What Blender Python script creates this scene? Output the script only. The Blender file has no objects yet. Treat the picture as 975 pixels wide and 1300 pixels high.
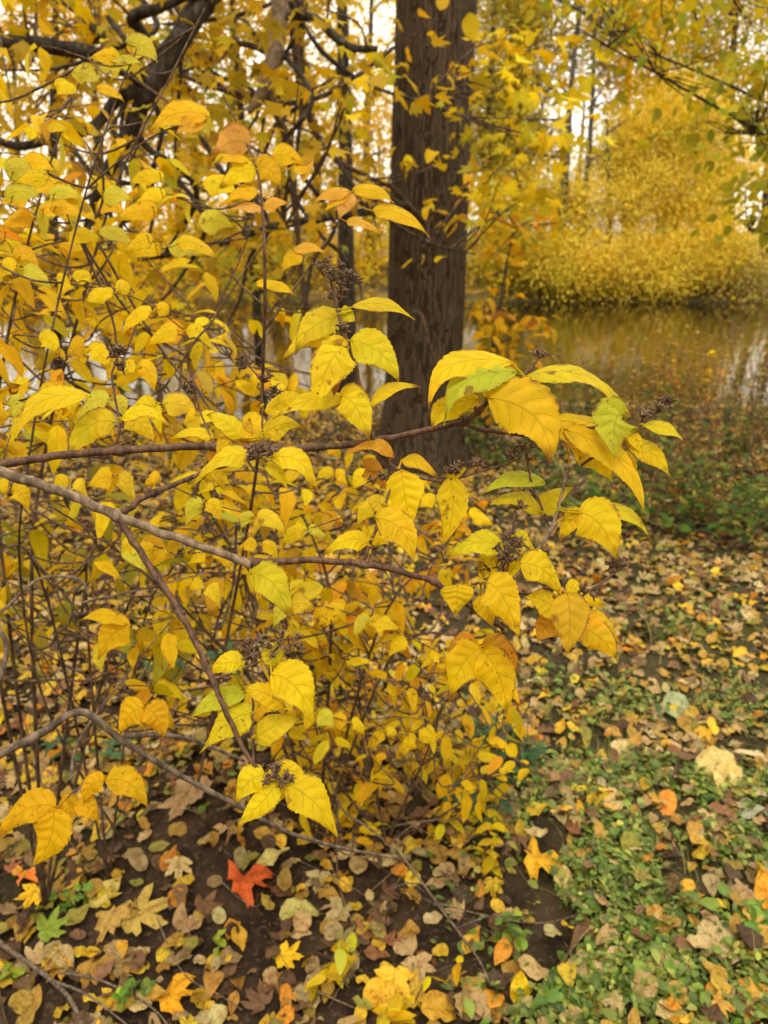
import bpy, bmesh, math, random
import numpy as np
from mathutils import Vector, Matrix, noise
R = math.radians
random.seed(7); rng = np.random.default_rng(11)
sc = bpy.context.scene
col = sc.collection

# ------------------------------------------------------------------ camera
CAM_H, PITCH = 1.5, R(19.0)
FPX, CX, CY = 1000.0, 487.5, 650.0
cd = bpy.data.cameras.new('camera'); cam = bpy.data.objects.new('camera', cd); col.objects.link(cam)
cam.location = (0, 0, CAM_H); cam.rotation_euler = (math.pi / 2 - PITCH, 0, 0)
cd.sensor_fit = 'VERTICAL'; cd.sensor_height = 36.0; cd.lens = 36.0 * FPX / 1300.0
cd.clip_start = 0.02; cd.clip_end = 2000
cd.dof.use_dof = True; cd.dof.focus_distance = 0.72; cd.dof.aperture_fstop = 8.2
sc.camera = cam
FWD = Vector((0, math.cos(PITCH), -math.sin(PITCH))); UPV = Vector((0, math.sin(PITCH), math.cos(PITCH))); RGT = Vector((1, 0, 0))
CAMP = Vector((0, 0, CAM_H))

# ------------------------------------------------------------------ sky, sun, exposure
SUN_EL, SUN_AZ = R(58), R(200)      # azimuth measured clockwise from +Y (the view direction)
w = bpy.data.worlds.new('World'); sc.world = w; w.use_nodes = True
nt = w.node_tree; nt.nodes.clear()
sky = nt.nodes.new('ShaderNodeTexSky'); sky.sky_type = 'NISHITA'; sky.sun_disc = False
sky.sun_elevation = SUN_EL; sky.sun_rotation = SUN_AZ; sky.dust_density = 4.0; sky.air_density = 1.2
tc = nt.nodes.new('ShaderNodeTexCoord'); nz = nt.nodes.new('ShaderNodeTexNoise'); nz.inputs['Scale'].default_value = 2.2; nz.inputs['Detail'].default_value = 6
nt.links.new(tc.outputs['Generated'], nz.inputs['Vector'])
rp = nt.nodes.new('ShaderNodeValToRGB')
rp.color_ramp.elements[0].position = 0.3; rp.color_ramp.elements[0].color = (10.8, 10.3, 9.0, 1)
rp.color_ramp.elements[1].position = 0.75; rp.color_ramp.elements[1].color = (15.2, 14.7, 13.2, 1)
nt.links.new(nz.outputs['Fac'], rp.inputs['Fac'])
mx = nt.nodes.new('ShaderNodeMix'); mx.data_type = 'RGBA'; mx.inputs['Factor'].default_value = 0.88
nt.links.new(sky.outputs['Color'], mx.inputs[6]); nt.links.new(rp.outputs['Color'], mx.inputs[7])
bg = nt.nodes.new('ShaderNodeBackground'); bg.inputs['Strength'].default_value = 0.15
nt.links.new(mx.outputs[2], bg.inputs['Color'])
ow = nt.nodes.new('ShaderNodeOutputWorld'); nt.links.new(bg.outputs['Background'], ow.inputs['Surface'])
sd = bpy.data.lights.new('sun', 'SUN'); sun = bpy.data.objects.new('sun', sd); col.objects.link(sun)
sd.energy = 1.5; sd.angle = R(14); sd.color = (1.0, 0.90, 0.70)
sdir = Vector((math.sin(SUN_AZ) * math.cos(SUN_EL), math.cos(SUN_AZ) * math.cos(SUN_EL), math.sin(SUN_EL)))
sun.rotation_euler = sdir.to_track_quat('Z', 'Y').to_euler()
vs = sc.view_settings
vs.view_transform = 'Standard'; vs.look = 'None'; vs.gamma = 1.0; vs.use_curve_mapping = False
vs.exposure = 0.46
sc.cycles.use_denoising = True
sc.cycles.max_bounces = 7; sc.cycles.diffuse_bounces = 4; sc.cycles.transmission_bounces = 4; sc.cycles.glossy_bounces = 3
sc.cycles.caustics_reflective = False; sc.cycles.caustics_refractive = False

# ------------------------------------------------------------------ helpers
def at(px, py, Y):
    """World point on the ray through photo pixel (px, py) at ground distance Y."""
    d = FWD + RGT * ((px - CX) / FPX) - UPV * ((py - CY) / FPX)
    return CAMP + d * (Y / d.y)
def dep(px, py, d):
    """World point through photo pixel at optical depth d (metres)."""
    return CAMP + (FWD + RGT * ((px - CX) / FPX) - UPV * ((py - CY) / FPX)) * d
def proj(p):
    v = Vector(p) - CAMP; z = v.dot(FWD)
    return (CX + FPX * v.dot(RGT) / z, CY - FPX * v.dot(UPV) / z, z)
def gnd(px, py):
    d = FWD + RGT * ((px - CX) / FPX) - UPV * ((py - CY) / FPX)
    t = CAM_H / -d.z
    p = CAMP + d * t; p.z = terr(p.x, p.y); return p
def sst(a, b, x):
    t = min(1, max(0, (x - a) / (b - a))); return t * t * (3 - 2 * t)
WATER_Z = -0.35
def terr(x, y):
    s = 0.5 * math.sin(x * 0.35) + 0.3 * math.sin(x * 0.9 + 1)
    e = y - s
    z = -0.85 * sst(7.0, 9.3, e) + 1.5 * sst(25.2, 29.0, y + 0.6 * math.sin(x * 0.22) + 0.35 * math.sin(x * 0.7))
    z += 0.05 * noise.noise(Vector((x * 0.8, y * 0.8, 0))) + 0.018 * noise.noise(Vector((x * 4, y * 4, 3)))
    if y > 32: z += min(2.5, (y - 32) * 0.02)
    return z
def tag(o, label=None, cat=None, group=None, kind=None):
    if label: o['label'] = label
    if cat: o['category'] = cat
    if group: o['group'] = group
    if kind: o['kind'] = kind
    return o
def empty(name, loc):
    o = bpy.data.objects.new(name, None); o.empty_display_size = 0.05; o.location = loc; col.objects.link(o); return o
def link(name, me, parent=None):
    o = bpy.data.objects.new(name, me); col.objects.link(o)
    if parent is not None:
        o.parent = parent
        wm = Matrix.Translation(tuple(-x for x in world_loc(parent)))
        o.matrix_parent_inverse = wm
    return o
def world_loc(o):
    # parts keep their vertices in world coordinates; only the Empty of a thing stands away from the origin
    return Vector(o.location) if o.type == 'EMPTY' else Vector((0, 0, 0))
def mesh_np(name, V, F, mat, attrs=None, smooth=True):
    """V (n,3), F list of equal-size index arrays [(m,3) or (m,4)...]."""
    me = bpy.data.meshes.new(name)
    V = np.asarray(V, dtype=np.float32)
    loops = np.concatenate([np.asarray(f, dtype=np.int32).ravel() for f in F])
    tot = np.concatenate([np.full(len(f), np.asarray(f).shape[1], dtype=np.int32) for f in F])
    start = np.concatenate([[0], np.cumsum(tot)[:-1]]).astype(np.int32)
    me.vertices.add(len(V)); me.vertices.foreach_set('co', V.ravel())
    me.loops.add(len(loops)); me.loops.foreach_set('vertex_index', loops)
    me.polygons.add(len(tot)); me.polygons.foreach_set('loop_start', start); me.polygons.foreach_set('loop_total', tot)
    if smooth: me.polygons.foreach_set('use_smooth', np.ones(len(tot), dtype=bool))
    for k, a in (attrs or {}).items():
        a = np.asarray(a, dtype=np.float32)
        if a.shape[1] == 4:
            t = me.attributes.new(k, 'FLOAT_COLOR', 'POINT'); t.data.foreach_set('color', a.ravel())
        else:
            t = me.attributes.new(k, 'FLOAT_VECTOR', 'POINT'); t.data.foreach_set('vector', a.ravel())
    me.update(calc_edges=True); me.validate()
    me.materials.append(mat)
    return me
class MB:
    def __init__(s): s.v = []; s.q = []; s.t = []
    def tube(s, pts, rad, sides=8, cap=True, wob=0.0):
        pts = [Vector(p) for p in pts]; n = len(pts); b0 = len(s.v)
        ref = Vector((0.31, 0.2, 0.93)); prev = None
        for i, p in enumerate(pts):
            t = (pts[min(i + 1, n - 1)] - pts[max(i - 1, 0)]).normalized()
            if prev is None:
                a = t.cross(ref)
                if a.length < 1e-3: a = t.cross(Vector((1, 0, 0)))
            else: a = prev - t * prev.dot(t)
            a.normalize(); prev = a; b = t.cross(a)
            r = rad[i] if hasattr(rad, '__len__') else rad
            for k in range(sides):
                an = 2 * math.pi * k / sides
                rr = r * (1 + wob * noise.noise(Vector((k * 1.7, i * 0.6, p.x * 3 + p.z))))
                s.v.append(p + (a * math.cos(an) + b * math.sin(an)) * rr)
        for i in range(n - 1):
            for k in range(sides):
                k2 = (k + 1) % sides
                s.q.append((b0 + i * sides + k, b0 + i * sides + k2, b0 + (i + 1) * sides + k2, b0 + (i + 1) * sides + k))
        if cap:
            for i, fl in ((0, 1), (n - 1, 0)):
                c = len(s.v); s.v.append(pts[i])
                for k in range(sides):
                    k2 = (k + 1) % sides
                    f = (b0 + i * sides + k2, b0 + i * sides + k, c)
                    s.t.append(f if fl else f[::-1])
    def ball(s, c, r, ax=Vector((0, 0, 1)), st=1.0, n=6):
        pts = []; rad = []
        for i in range(n + 1):
            a = math.pi * i / n
            pts.append(Vector(c) - ax * (math.cos(a) * r * st)); rad.append(max(r * math.sin(a), r * 0.03))
        s.tube(pts, rad, 7)
    def build(s, name, mat, parent=None, smooth=True):
        F = []
        if s.q: F.append(np.array(s.q))
        if s.t: F.append(np.array(s.t))
        return link(name, mesh_np(name, np.array([tuple(v) for v in s.v]), F, mat, None, smooth), parent)
def spline(pts, rad=None, sub=6):
    """Catmull-Rom through points (Vectors); radii interpolated."""
    P = [Vector(p) for p in pts]; n = len(P); out = []; ro = []
    for i in range(n - 1):
        p0, p1, p2, p3 = P[max(i - 1, 0)], P[i], P[i + 1], P[min(i + 2, n - 1)]
        for k in range(sub):
            t = k / sub
            out.append(0.5 * ((2 * p1) + (p2 - p0) * t + (2 * p0 - 5 * p1 + 4 * p2 - p3) * t * t + (3 * p1 - p0 - 3 * p2 + p3) * t ** 3))
            if rad is not None: ro.append(rad[i] * (1 - t) + rad[i + 1] * t)
    out.append(P[-1])
    if rad is not None: ro.append(rad[-1]); return out, ro
    return out

# ------------------------------------------------------------------ materials
def nmat(name):
    m = bpy.data.materials.new(name); m.use_nodes = True; t = m.node_tree; t.nodes.clear()
    return m, t
class NB:
    def __init__(s, t): s.t = t
    def n(s, typ, **kw):
        x = s.t.nodes.new(typ)
        for k, v in kw.items(): setattr(x, k, v)
        return x
    def put(s, sock, v):
        if isinstance(v, bpy.types.NodeSocket): s.t.links.new(v, sock)
        elif v is not None: sock.default_value = v
    def math(s, op, a, b=None, c=None, clamp=False):
        x = s.n('ShaderNodeMath', operation=op, use_clamp=clamp)
        for i, v in enumerate((a, b, c)):
            if v is not None: s.put(x.inputs[i], v)
        return x.outputs[0]
    def ramp(s, f, a, b):      # smooth 0..1 between a and b
        x = s.n('ShaderNodeMapRange', interpolation_type='SMOOTHSTEP', clamp=True)
        s.put(x.inputs[0], f); x.inputs[1].default_value = a; x.inputs[2].default_value = b
        return x.outputs[0]
    def mix(s, f, a, b, mode='MIX'):
        x = s.n('ShaderNodeMix', data_type='RGBA', blend_type=mode)
        s.put(x.inputs['Factor'], f); s.put(x.inputs[6], a); s.put(x.inputs[7], b)
        return x.outputs[2]
    def noise(s, vec, scale, detail=3, rough=0.55):
        x = s.n('ShaderNodeTexNoise'); s.put(x.inputs['Vector'], vec); x.inputs['Scale'].default_value = scale
        x.inputs['Detail'].default_value = detail; x.inputs['Roughness'].default_value = rough
        return x.outputs['Fac']
def leaf_material(name, veins=True, transl=0.4, rough=0.5, spec=0.35, blot=1.0, dry=False):
    m, t = nmat(name); b = NB(t)
    tint = b.n('ShaderNodeAttribute', attribute_name='tint').outputs['Color']
    oi = b.n('ShaderNodeObjectInfo')
    base = b.mix(1.0, tint, oi.outputs['Color'], 'MULTIPLY')
    geo = b.n('ShaderNodeNewGeometry')
    pos = geo.outputs['Position']
    n1 = b.noise(pos, 55 if veins else 6, 4)
    bright = b.math('ADD', b.math('MULTIPLY', n1, 0.5), 0.75)
    vm = b.n('ShaderNodeVectorMath', operation='SCALE'); b.put(vm.inputs[0], base); b.put(vm.inputs['Scale'], bright)
    c = vm.outputs[0]
    bump = None
    if veins:
        at_ = b.n('ShaderNodeAttribute', attribute_name='luv')
        sp = b.n('ShaderNodeSeparateXYZ'); b.put(sp.inputs[0], at_.outputs['Vector'])
        u, v, rnd = sp.outputs[0], sp.outputs[1], sp.outputs[2]
        av = b.math('ABSOLUTE', v)
        wob = b.math('MULTIPLY', b.math('SUBTRACT', b.noise(pos, 90, 2), 0.5), 0.05)
        ph = b.math('ADD', b.math('MULTIPLY', b.math('SUBTRACT', b.math('SUBTRACT', u, b.math('MULTIPLY', b.math('POWER', av, 0.8), 0.24)), wob), 5.5), b.math('MULTIPLY', b.math('SIGN', v), 0.16))
        fr = b.math('ABSOLUTE', b.math('SUBTRACT', b.math('FRACT', ph), 0.5))
        side = b.math('SUBTRACT', 1.0, b.ramp(fr, 0.015, 0.075))
        side = b.math('MULTIPLY', side, b.math('SUBTRACT', 1.0, b.ramp(av, 0.55, 0.98)))
        mid = b.math('SUBTRACT', 1.0, b.ramp(av, 0.015, 0.075))
        vo = b.n('ShaderNodeTexVoronoi', feature='DISTANCE_TO_EDGE'); b.put(vo.inputs['Vector'], pos); vo.inputs['Scale'].default_value = 420
        ret = b.math('SUBTRACT', 1.0, b.ramp(vo.outputs['Distance'], 0.0, 0.12))
        vein = b.math('MAXIMUM', b.math('MULTIPLY', side, 0.75), mid)
        # greener along the veins and in broad patches, paler between
        gr = b.math('MULTIPLY', b.ramp(b.noise(pos, 32, 2), 0.46, 0.66), 0.45)
        c = b.mix(gr, c, b.mix(1.0, c, (0.86, 1.0, 0.9, 1), 'MULTIPLY'))
        org = b.math('MULTIPLY', b.ramp(b.noise(pos, 21, 3), 0.54, 0.72), 0.5)
        c = b.mix(org, c, b.mix(1.0, c, (1.03, 0.80, 0.7, 1), 'MULTIPLY'))
        c = b.mix(b.math('MULTIPLY', vein, 0.45), c, b.mix(1.0, c, (0.55, 0.60, 0.55, 1), 'MULTIPLY'))
        c = b.mix(b.math('MULTIPLY', ret, 0.16), c, b.mix(1.0, c, (0.7, 0.72, 0.6, 1), 'MULTIPLY'))
        # brown margins and freckles
        ed = b.math('MULTIPLY', b.ramp(b.math('MAXIMUM', av, b.math('MULTIPLY', u, 1.0)), 0.78, 0.98), b.ramp(b.noise(pos, 60, 4), 0.44, 0.58))
        sp1 = b.math('MULTIPLY', b.ramp(b.noise(pos, 210, 3), 0.62, 0.70), b.math('MULTIPLY', b.ramp(rnd, .3, .9), .8))
        blt = b.math('MULTIPLY', b.ramp(b.noise(pos, 38, 4), 0.64, 0.70), 0.75)
        br = b.math('MULTIPLY', b.math('MAXIMUM', b.math('MAXIMUM', b.math('MULTIPLY', ed, 0.85), sp1), blt), blot)
        c = b.mix(br, c, (0.22, 0.085, 0.022, 1))
        hgt = b.math('SUBTRACT', b.math('MULTIPLY', b.math('ADD', b.noise(pos, 260, 2), b.math('MULTIPLY', ret, -0.35)), 0.45), b.math('MULTIPLY', vein, 0.8))
        bp = b.n('ShaderNodeBump'); bp.inputs['Strength'].default_value = 0.55; bp.inputs['Distance'].default_value = 0.0009
        b.put(bp.inputs['Height'], hgt); bump = bp.outputs['Normal']
    elif dry:
        n2 = b.noise(pos, 120, 4)
        sp = b.n('ShaderNodeSeparateXYZ'); b.put(sp.inputs[0], b.n('ShaderNodeAttribute', attribute_name='luv').outputs['Vector'])
        av = b.math('ABSOLUTE', sp.outputs[1])
        fr = b.math('ABSOLUTE', b.math('SUBTRACT', b.math('FRACT', b.math('MULTIPLY', b.math('SUBTRACT', sp.outputs[0], b.math('MULTIPLY', av, 0.26)), 6.0)), 0.5))
        vn = b.math('MAXIMUM', b.math('SUBTRACT', 1.0, b.ramp(av, 0.02, 0.09)), b.math('MULTIPLY', b.math('SUBTRACT', 1.0, b.ramp(fr, 0.02, 0.10)), 0.6))
        c = b.mix(b.math('MULTIPLY', vn, 0.5), c, b.mix(1.0, c, (0.55, 0.48, 0.4, 1), 'MULTIPLY'))
        c = b.mix(b.math('MULTIPLY', b.ramp(b.noise(pos, 45, 4), 0.5, 0.7), 0.65), c, b.mix(1.0, c, (0.62, 0.42, 0.3, 1), 'MULTIPLY'))
        c = b.mix(b.math('MULTIPLY', b.ramp(n2, 0.52, 0.68), 0.7), c, b.mix(1.0, c, (0.42, 0.30, 0.25, 1), 'MULTIPLY'))
        bp = b.n('ShaderNodeBump'); bp.inputs['Strength'].default_value = 0.5; bp.inputs['Distance'].default_value = 0.002
        b.put(bp.inputs['Height'], b.noise(pos, 140, 3)); bump = bp.outputs['Normal']
    pb = b.n('ShaderNodeBsdfPrincipled'); b.put(pb.inputs['Base Color'], c)
    pb.inputs['Roughness'].default_value = rough; pb.inputs['Specular IOR Level'].default_value = spec
    tr = b.n('ShaderNodeBsdfTranslucent'); b.put(tr.inputs['Color'], b.mix(1.0, c, (1.0, 0.92, 0.6, 1), 'MULTIPLY'))
    if bump is not None: b.put(pb.inputs['Normal'], bump); b.put(tr.inputs['Normal'], bump)
    ms = b.n('ShaderNodeMixShader'); ms.inputs[0].default_value = transl
    b.put(ms.inputs[1], pb.outputs[0]); b.put(ms.inputs[2], tr.outputs[0])
    out = b.n('ShaderNodeOutputMaterial'); b.put(out.inputs['Surface'], ms.outputs[0])
    return m
def bark_material(name, c1, c2, scale, stretch=6, bump=0.6, dist=0.01, rough=0.85, lichen=None):
    m, t = nmat(name); b = NB(t)
    co = b.n('ShaderNodeTexCoord').outputs['Object']
    mp = b.n('ShaderNodeMapping'); b.put(mp.inputs['Vector'], co); mp.inputs['Scale'].default_value = (1, 1, 1.0 / stretch)
    n1 = b.noise(mp.outputs[0], scale, 5, 0.62)
    n2 = b.noise(co, scale * 0.25, 3)
    f = b.ramp(b.math('ADD', b.math('MULTIPLY', n1, 0.8), b.math('MULTIPLY', n2, 0.2)), 0.38, 0.64)
    c = b.mix(f, c1 + (1,), c2 + (1,))
    if lichen: c = b.mix(b.math('MULTIPLY', b.ramp(b.noise(co, scale * 0.6, 5), 0.56, 0.66), 0.6), c, lichen + (1,))
    pb = b.n('ShaderNodeBsdfPrincipled'); b.put(pb.inputs['Base Color'], c); pb.inputs['Roughness'].default_value = rough
    pb.inputs['Specular IOR Level'].default_value = 0.25
    bp = b.n('ShaderNodeBump'); bp.inputs['Strength'].default_value = bump; bp.inputs['Distance'].default_value = dist
    b.put(bp.inputs['Height'], n1); b.put(pb.inputs['Normal'], bp.outputs[0])
    out = b.n('ShaderNodeOutputMaterial'); b.put(out.inputs['Surface'], pb.outputs[0])
    return m
M = {}
M['leaf'] = leaf_material('leaf_veined', True, 0.5, 0.55, 0.18)
M['leaf_mid'] = leaf_material('leaf_veined_blotchy', True, 0.5, 0.6, 0.14, blot=0.9)
M['leaf_far'] = leaf_material('leaf_plain', False, 0.45, 0.7, 0.08)
M['litter'] = leaf_material('leaf_dry', False, 0.12, 0.65, 0.3, dry=True)
M['herb'] = leaf_material('leaf_herb', False, 0.3, 0.45, 0.4)
M['stem_grey'] = bark_material('stem_grey', (0.10, 0.068, 0.044), (0.31, 0.225, 0.15), 160, 5, 0.7, 0.0012)
M['stem_brown'] = bark_material('stem_brown', (0.055, 0.028, 0.018), (0.17, 0.09, 0.055), 220, 5, 0.5, 0.0008, 0.6)
M['twig'] = bark_material('twig_brown', (0.04, 0.024, 0.016), (0.16, 0.10, 0.062), 90, 4, 0.5, 0.002)
M['deadwood'] = bark_material('twig_dead', (0.07, 0.05, 0.036), (0.24, 0.18, 0.13), 110, 5, 0.6, 0.002)
M['bark_dark'] = None
M['bark_far'] = bark_material('bark_far', (0.03, 0.024, 0.018), (0.10, 0.08, 0.06), 12, 6, 0.6, 0.02)
M['bark_thin'] = bark_material('bark_thin', (0.018, 0.013, 0.010), (0.07, 0.052, 0.038), 40, 5, 0.7, 0.01, lichen=(0.13, 0.12, 0.09))
M['seed'] = bark_material('seed_dry', (0.045, 0.026, 0.016), (0.22, 0.135, 0.08), 300, 1, 0.5, 0.001)
M['straw'] = bark_material('stalk_straw', (0.16, 0.10, 0.05), (0.33, 0.24, 0.13), 60, 6, 0.4, 0.001)
def trunk_material():
    m, t = nmat('bark_furrowed'); b = NB(t)
    co = b.n('ShaderNodeTexCoord').outputs['Object']
    mp = b.n('ShaderNodeMapping'); b.put(mp.inputs['Vector'], co); mp.inputs['Scale'].default_value = (1, 1, 0.06)
    wv = b.noise(mp.outputs[0], 34, 5, 0.6)
    rid = b.math('ABSOLUTE', b.math('SUBTRACT', wv, 0.5))
    vo = b.n('ShaderNodeTexVoronoi', feature='DISTANCE_TO_EDGE'); mp2 = b.n('ShaderNodeMapping'); wq = b.n('ShaderNodeTexNoise'); wq.inputs['Scale'].default_value = 9; wq.inputs['Detail'].default_value = 4; b.put(wq.inputs['Vector'], co); wv_ = b.n('ShaderNodeVectorMath', operation='MULTIPLY_ADD'); b.put(wv_.inputs[0], wq.outputs['Color']); wv_.inputs[1].default_value = (.05, .05, .25); b.put(wv_.inputs[2], co); b.put(mp2.inputs['Vector'], wv_.outputs[0]); mp2.inputs['Scale'].default_value = (1, 1, 0.055)
    b.put(vo.inputs['Vector'], mp2.outputs[0]); vo.inputs['Scale'].default_value = 44; 
    fur = b.ramp(vo.outputs['Distance'], 0.0, 0.16)
    h = b.math('ADD', b.math('MULTIPLY', fur, 0.7), b.math('MULTIPLY', rid, 1.2))
    f = b.ramp(b.math('ADD', b.math('MULTIPLY', fur, 0.6), b.math('MULTIPLY', b.noise(co, 5, 4), 0.45)), 0.25, 0.85)
    c = b.mix(f, (0.030, 0.020, 0.012, 1), (0.098, 0.066, 0.040, 1))
    c = b.mix(b.math('MULTIPLY', b.ramp(b.noise(co, 7, 5), 0.58, 0.72), 0.35), c, (0.11, 0.10, 0.06, 1))
    pb = b.n('ShaderNodeBsdfPrincipled'); b.put(pb.inputs['Base Color'], c); pb.inputs['Roughness'].default_value = 0.9; pb.inputs['Specular IOR Level'].default_value = 0.2
    bp = b.n('ShaderNodeBump'); bp.inputs['Strength'].default_value = 0.7; bp.inputs['Distance'].default_value = 0.015
    b.put(bp.inputs['Height'], h); b.put(pb.inputs['Normal'], bp.outputs[0])
    out = b.n('ShaderNodeOutputMaterial'); b.put(out.inputs['Surface'], pb.outputs[0])
    return m
M['bark_dark'] = trunk_material()
def soil_material():
    m, t = nmat('soil'); b = NB(t)
    pos = b.n('ShaderNodeNewGeometry').outputs['Position']
    n1 = b.noise(pos, 9, 6, 0.65); n2 = b.noise(pos, 70, 5, 0.7); n3 = b.noise(pos, 0.35, 3)
    c = b.mix(b.ramp(n1, 0.35, 0.68), (0.018, 0.011, 0.007, 1), (0.065, 0.040, 0.024, 1))
    c = b.mix(b.math('MULTIPLY', b.ramp(n2, 0.52, 0.68), 0.7), c, (0.15, 0.095, 0.05, 1))
    c = b.mix(b.math('MULTIPLY', b.ramp(n3, 0.42, 0.58), 0.6), c, (0.06, 0.062, 0.018, 1))
    # far away only the colour of the litter cover is left
    sp = b.n('ShaderNodeSeparateXYZ'); b.put(sp.inputs[0], pos)
    far = b.ramp(sp.outputs[1], 22, 30)
    c = b.mix(b.math('MULTIPLY', far, 0.8), c, b.mix(b.ramp(b.noise(pos, 1.3, 5), 0.4, 0.62), (0.10, 0.07, 0.03, 1), (0.30, 0.19, 0.05, 1)))
    pb = b.n('ShaderNodeBsdfPrincipled'); b.put(pb.inputs['Base Color'], c); pb.inputs['Roughness'].default_value = 0.95; pb.inputs['Specular IOR Level'].default_value = 0.15
    bp = b.n('ShaderNodeBump'); bp.inputs['Strength'].default_value = 0.9; bp.inputs['Distance'].default_value = 0.02
    b.put(bp.inputs['Height'], b.math('ADD', n1, b.math('MULTIPLY', n2, 0.4))); b.put(pb.inputs['Normal'], bp.outputs[0])
    out = b.n('ShaderNodeOutputMaterial'); b.put(out.inputs['Surface'], pb.outputs[0]); return m
M['soil'] = soil_material()
def water_material():
    m, t = nmat('pond_water'); b = NB(t)
    pos = b.n('ShaderNodeNewGeometry').outputs['Position']
    mp = b.n('ShaderNodeMapping'); b.put(mp.inputs['Vector'], pos); mp.inputs['Scale'].default_value = (1, 0.6, 1)
    h = b.math('ADD', b.math('MULTIPLY', b.noise(mp.outputs[0], 2.2, 2), 1.0), b.math('MULTIPLY', b.noise(mp.outputs[0], 9, 2), 0.25))
    pb = b.n('ShaderNodeBsdfPrincipled'); pb.inputs['Base Color'].default_value = (0.012, 0.010, 0.004, 1)
    pb.inputs['Roughness'].default_value = 0.03; pb.inputs['IOR'].default_value = 1.33; pb.inputs['Specular IOR Level'].default_value = 0.9
    bp = b.n('ShaderNodeBump'); bp.inputs['Strength'].default_value = 0.13; bp.inputs['Distance'].default_value = 0.05
    b.put(bp.inputs['Height'], h); b.put(pb.inputs['Normal'], bp.outputs[0])
    out = b.n('ShaderNodeOutputMaterial'); b.put(out.inputs['Surface'], pb.outputs[0]); return m
M['water'] = water_material()

# ------------------------------------------------------------------ palettes (linear base colours)
YEL = (0.86, 0.61, 0.010); LEM = (0.80, 0.58, 0.03); LIM = (0.56, 0.54, 0.045); GRN = (0.17, 0.25, 0.025); DGR = (0.035, 0.085, 0.025)
ORG = (0.78, 0.36, 0.018); AMB = (0.82, 0.51, 0.010); OCH = (0.52, 0.33, 0.035); TAN = (0.52, 0.37, 0.18); PAL = (0.66, 0.52, 0.28); BRN = (0.16, 0.075, 0.032); RUS = (0.34, 0.13, 0.04)
RED = (0.62, 0.075, 0.02); OLV = (0.36, 0.32, 0.035); SAL = (0.72, 0.36, 0.12)
def pick(n, pal, jit=0.14):
    cs = np.array([p[0] for p in pal]); w_ = np.array([p[1] for p in pal], float); w_ /= w_.sum()
    i = rng.choice(len(pal), n, p=w_)
    j = rng.choice(len(pal), n, p=w_)
    m_ = rng.random((n, 1)) * 0.35
    c = cs[i] * (1 - m_) + cs[j] * m_
    c = c * (1 + rng.normal(0, jit, (n, 1))) * (1 + rng.normal(0, jit * 0.4, (n, 3)))
    return np.clip(c, 0.004, 0.9)

# ------------------------------------------------------------------ leaf templates: x across, y along (0..1), z = upper side
def prof(t, p=0.62, q=1.0):
    pk = p / (p + q); return (t ** p * (1 - t) ** q) / (pk ** p * (1 - pk) ** q)
def ovate(nl, nw, wid=0.27, arch=0.25, fold=0.18, teeth=0, wave=0.0, seed=0, p=0.62, q=1.0, twist=0.0):
    V = []; L = []
    r_ = random.Random(seed)
    f1, f2 = r_.uniform(0, 6), r_.uniform(0, 6)
    for i in range(nl + 1):
        t = i / nl
        tt = min(max(t, 0.0), 1.0)
        wv_ = prof(min(max(tt, 0.004), 0.997), p, q) * wid
        for j in range(nw + 1):
            v = 2 * j / nw - 1
            k = 1.0
            if teeth and abs(v) > 0.99:
                ph = (tt * teeth + (0.3 if v > 0 else 0)) % 1.0
                k = 1 + 0.10 * (ph - 0.45) * (1 if 0.12 < tt < 0.97 else 0.2)
            x = v * wv_ * k
            z = -arch * tt * tt + fold * abs(x) + wave * math.sin(tt * 11 + f1 + (2 if v > 0 else 0)) * abs(v) ** 2 * wid + twist * tt * x
            y = tt - 0.12 * arch * tt * tt
            V.append((x, y, z)); L.append((tt, v))
    F = []
    for i in range(nl):
        for j in range(nw):
            a = i * (nw + 1) + j; F.append((a, a + 1, a + nw + 2, a + nw + 1))
    return np.array(V, np.float32), np.array(F), np.array(L, np.float32)
def maple(detail=2, curl=0.1, seed=0):
    r_ = random.Random(seed)
    # outline of a five-lobed leaf, (angle from tip axis in degrees, radius)
    half = [(0, 1.0), (7, .80), (12, .82), (17, .60), (24, .50), (30, .70), (34, .74), (42, .97), (49, .76), (56, .74), (62, .52), (70, .44), (80, .60), (92, .70), (98, .54), (112, .46), (128, .36), (150, .30), (172, .16)]
    if detail == 1: half = [(0, 1.0), (14, .72), (24, .48), (43, .95), (66, .44), (92, .68), (125, .36), (170, .15)]
    pts = [(a, r) for a, r in half] + [(-a, r) for a, r in reversed(half[1:])]
    V = [(0, 0.32, 0.0)]; L = [(0.3, 0.0)]
    n = len(pts)
    for ring, fr in ((1, 0.55), (2, 1.0)):
        for a, r in pts:
            rr = r * fr * 0.62 * (1 + r_.uniform(-.06, .06))
            x = rr * math.sin(R(a)); y = 0.32 + rr * math.cos(R(a)) * 1.05
            z = -curl * (rr ** 2) * 1.4 + curl * 0.9 * abs(x) * math.sin(a * 0.09 + seed) * fr
            V.append((x, y, z)); L.append((0.3 + 0.7 * rr, max(-1, min(1, x * 2))))
    T = []; Q = []
    for k in range(n):
        k2 = (k + 1) % n
        T.append((0, 1 + k2, 1 + k)); Q.append((1 + k, 1 + k2, 1 + n + k2, 1 + n + k))
    return np.array(V, np.float32), (np.array(Q), np.array(T)), np.array(L, np.float32)
def diamond(wid=0.28, arch=0.2):
    V = [(0, 0, 0), (wid, .42, .05), (-wid, .42, .05), (0, .45, -arch * .2), (0, 1, -arch)]
    F = [(0, 1, 3), (0, 3, 2), (1, 4, 3), (3, 4, 2)]
    return np.array(V, np.float32), (np.array(F),), np.array([(v[1], 0) for v in V], np.float32)
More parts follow.
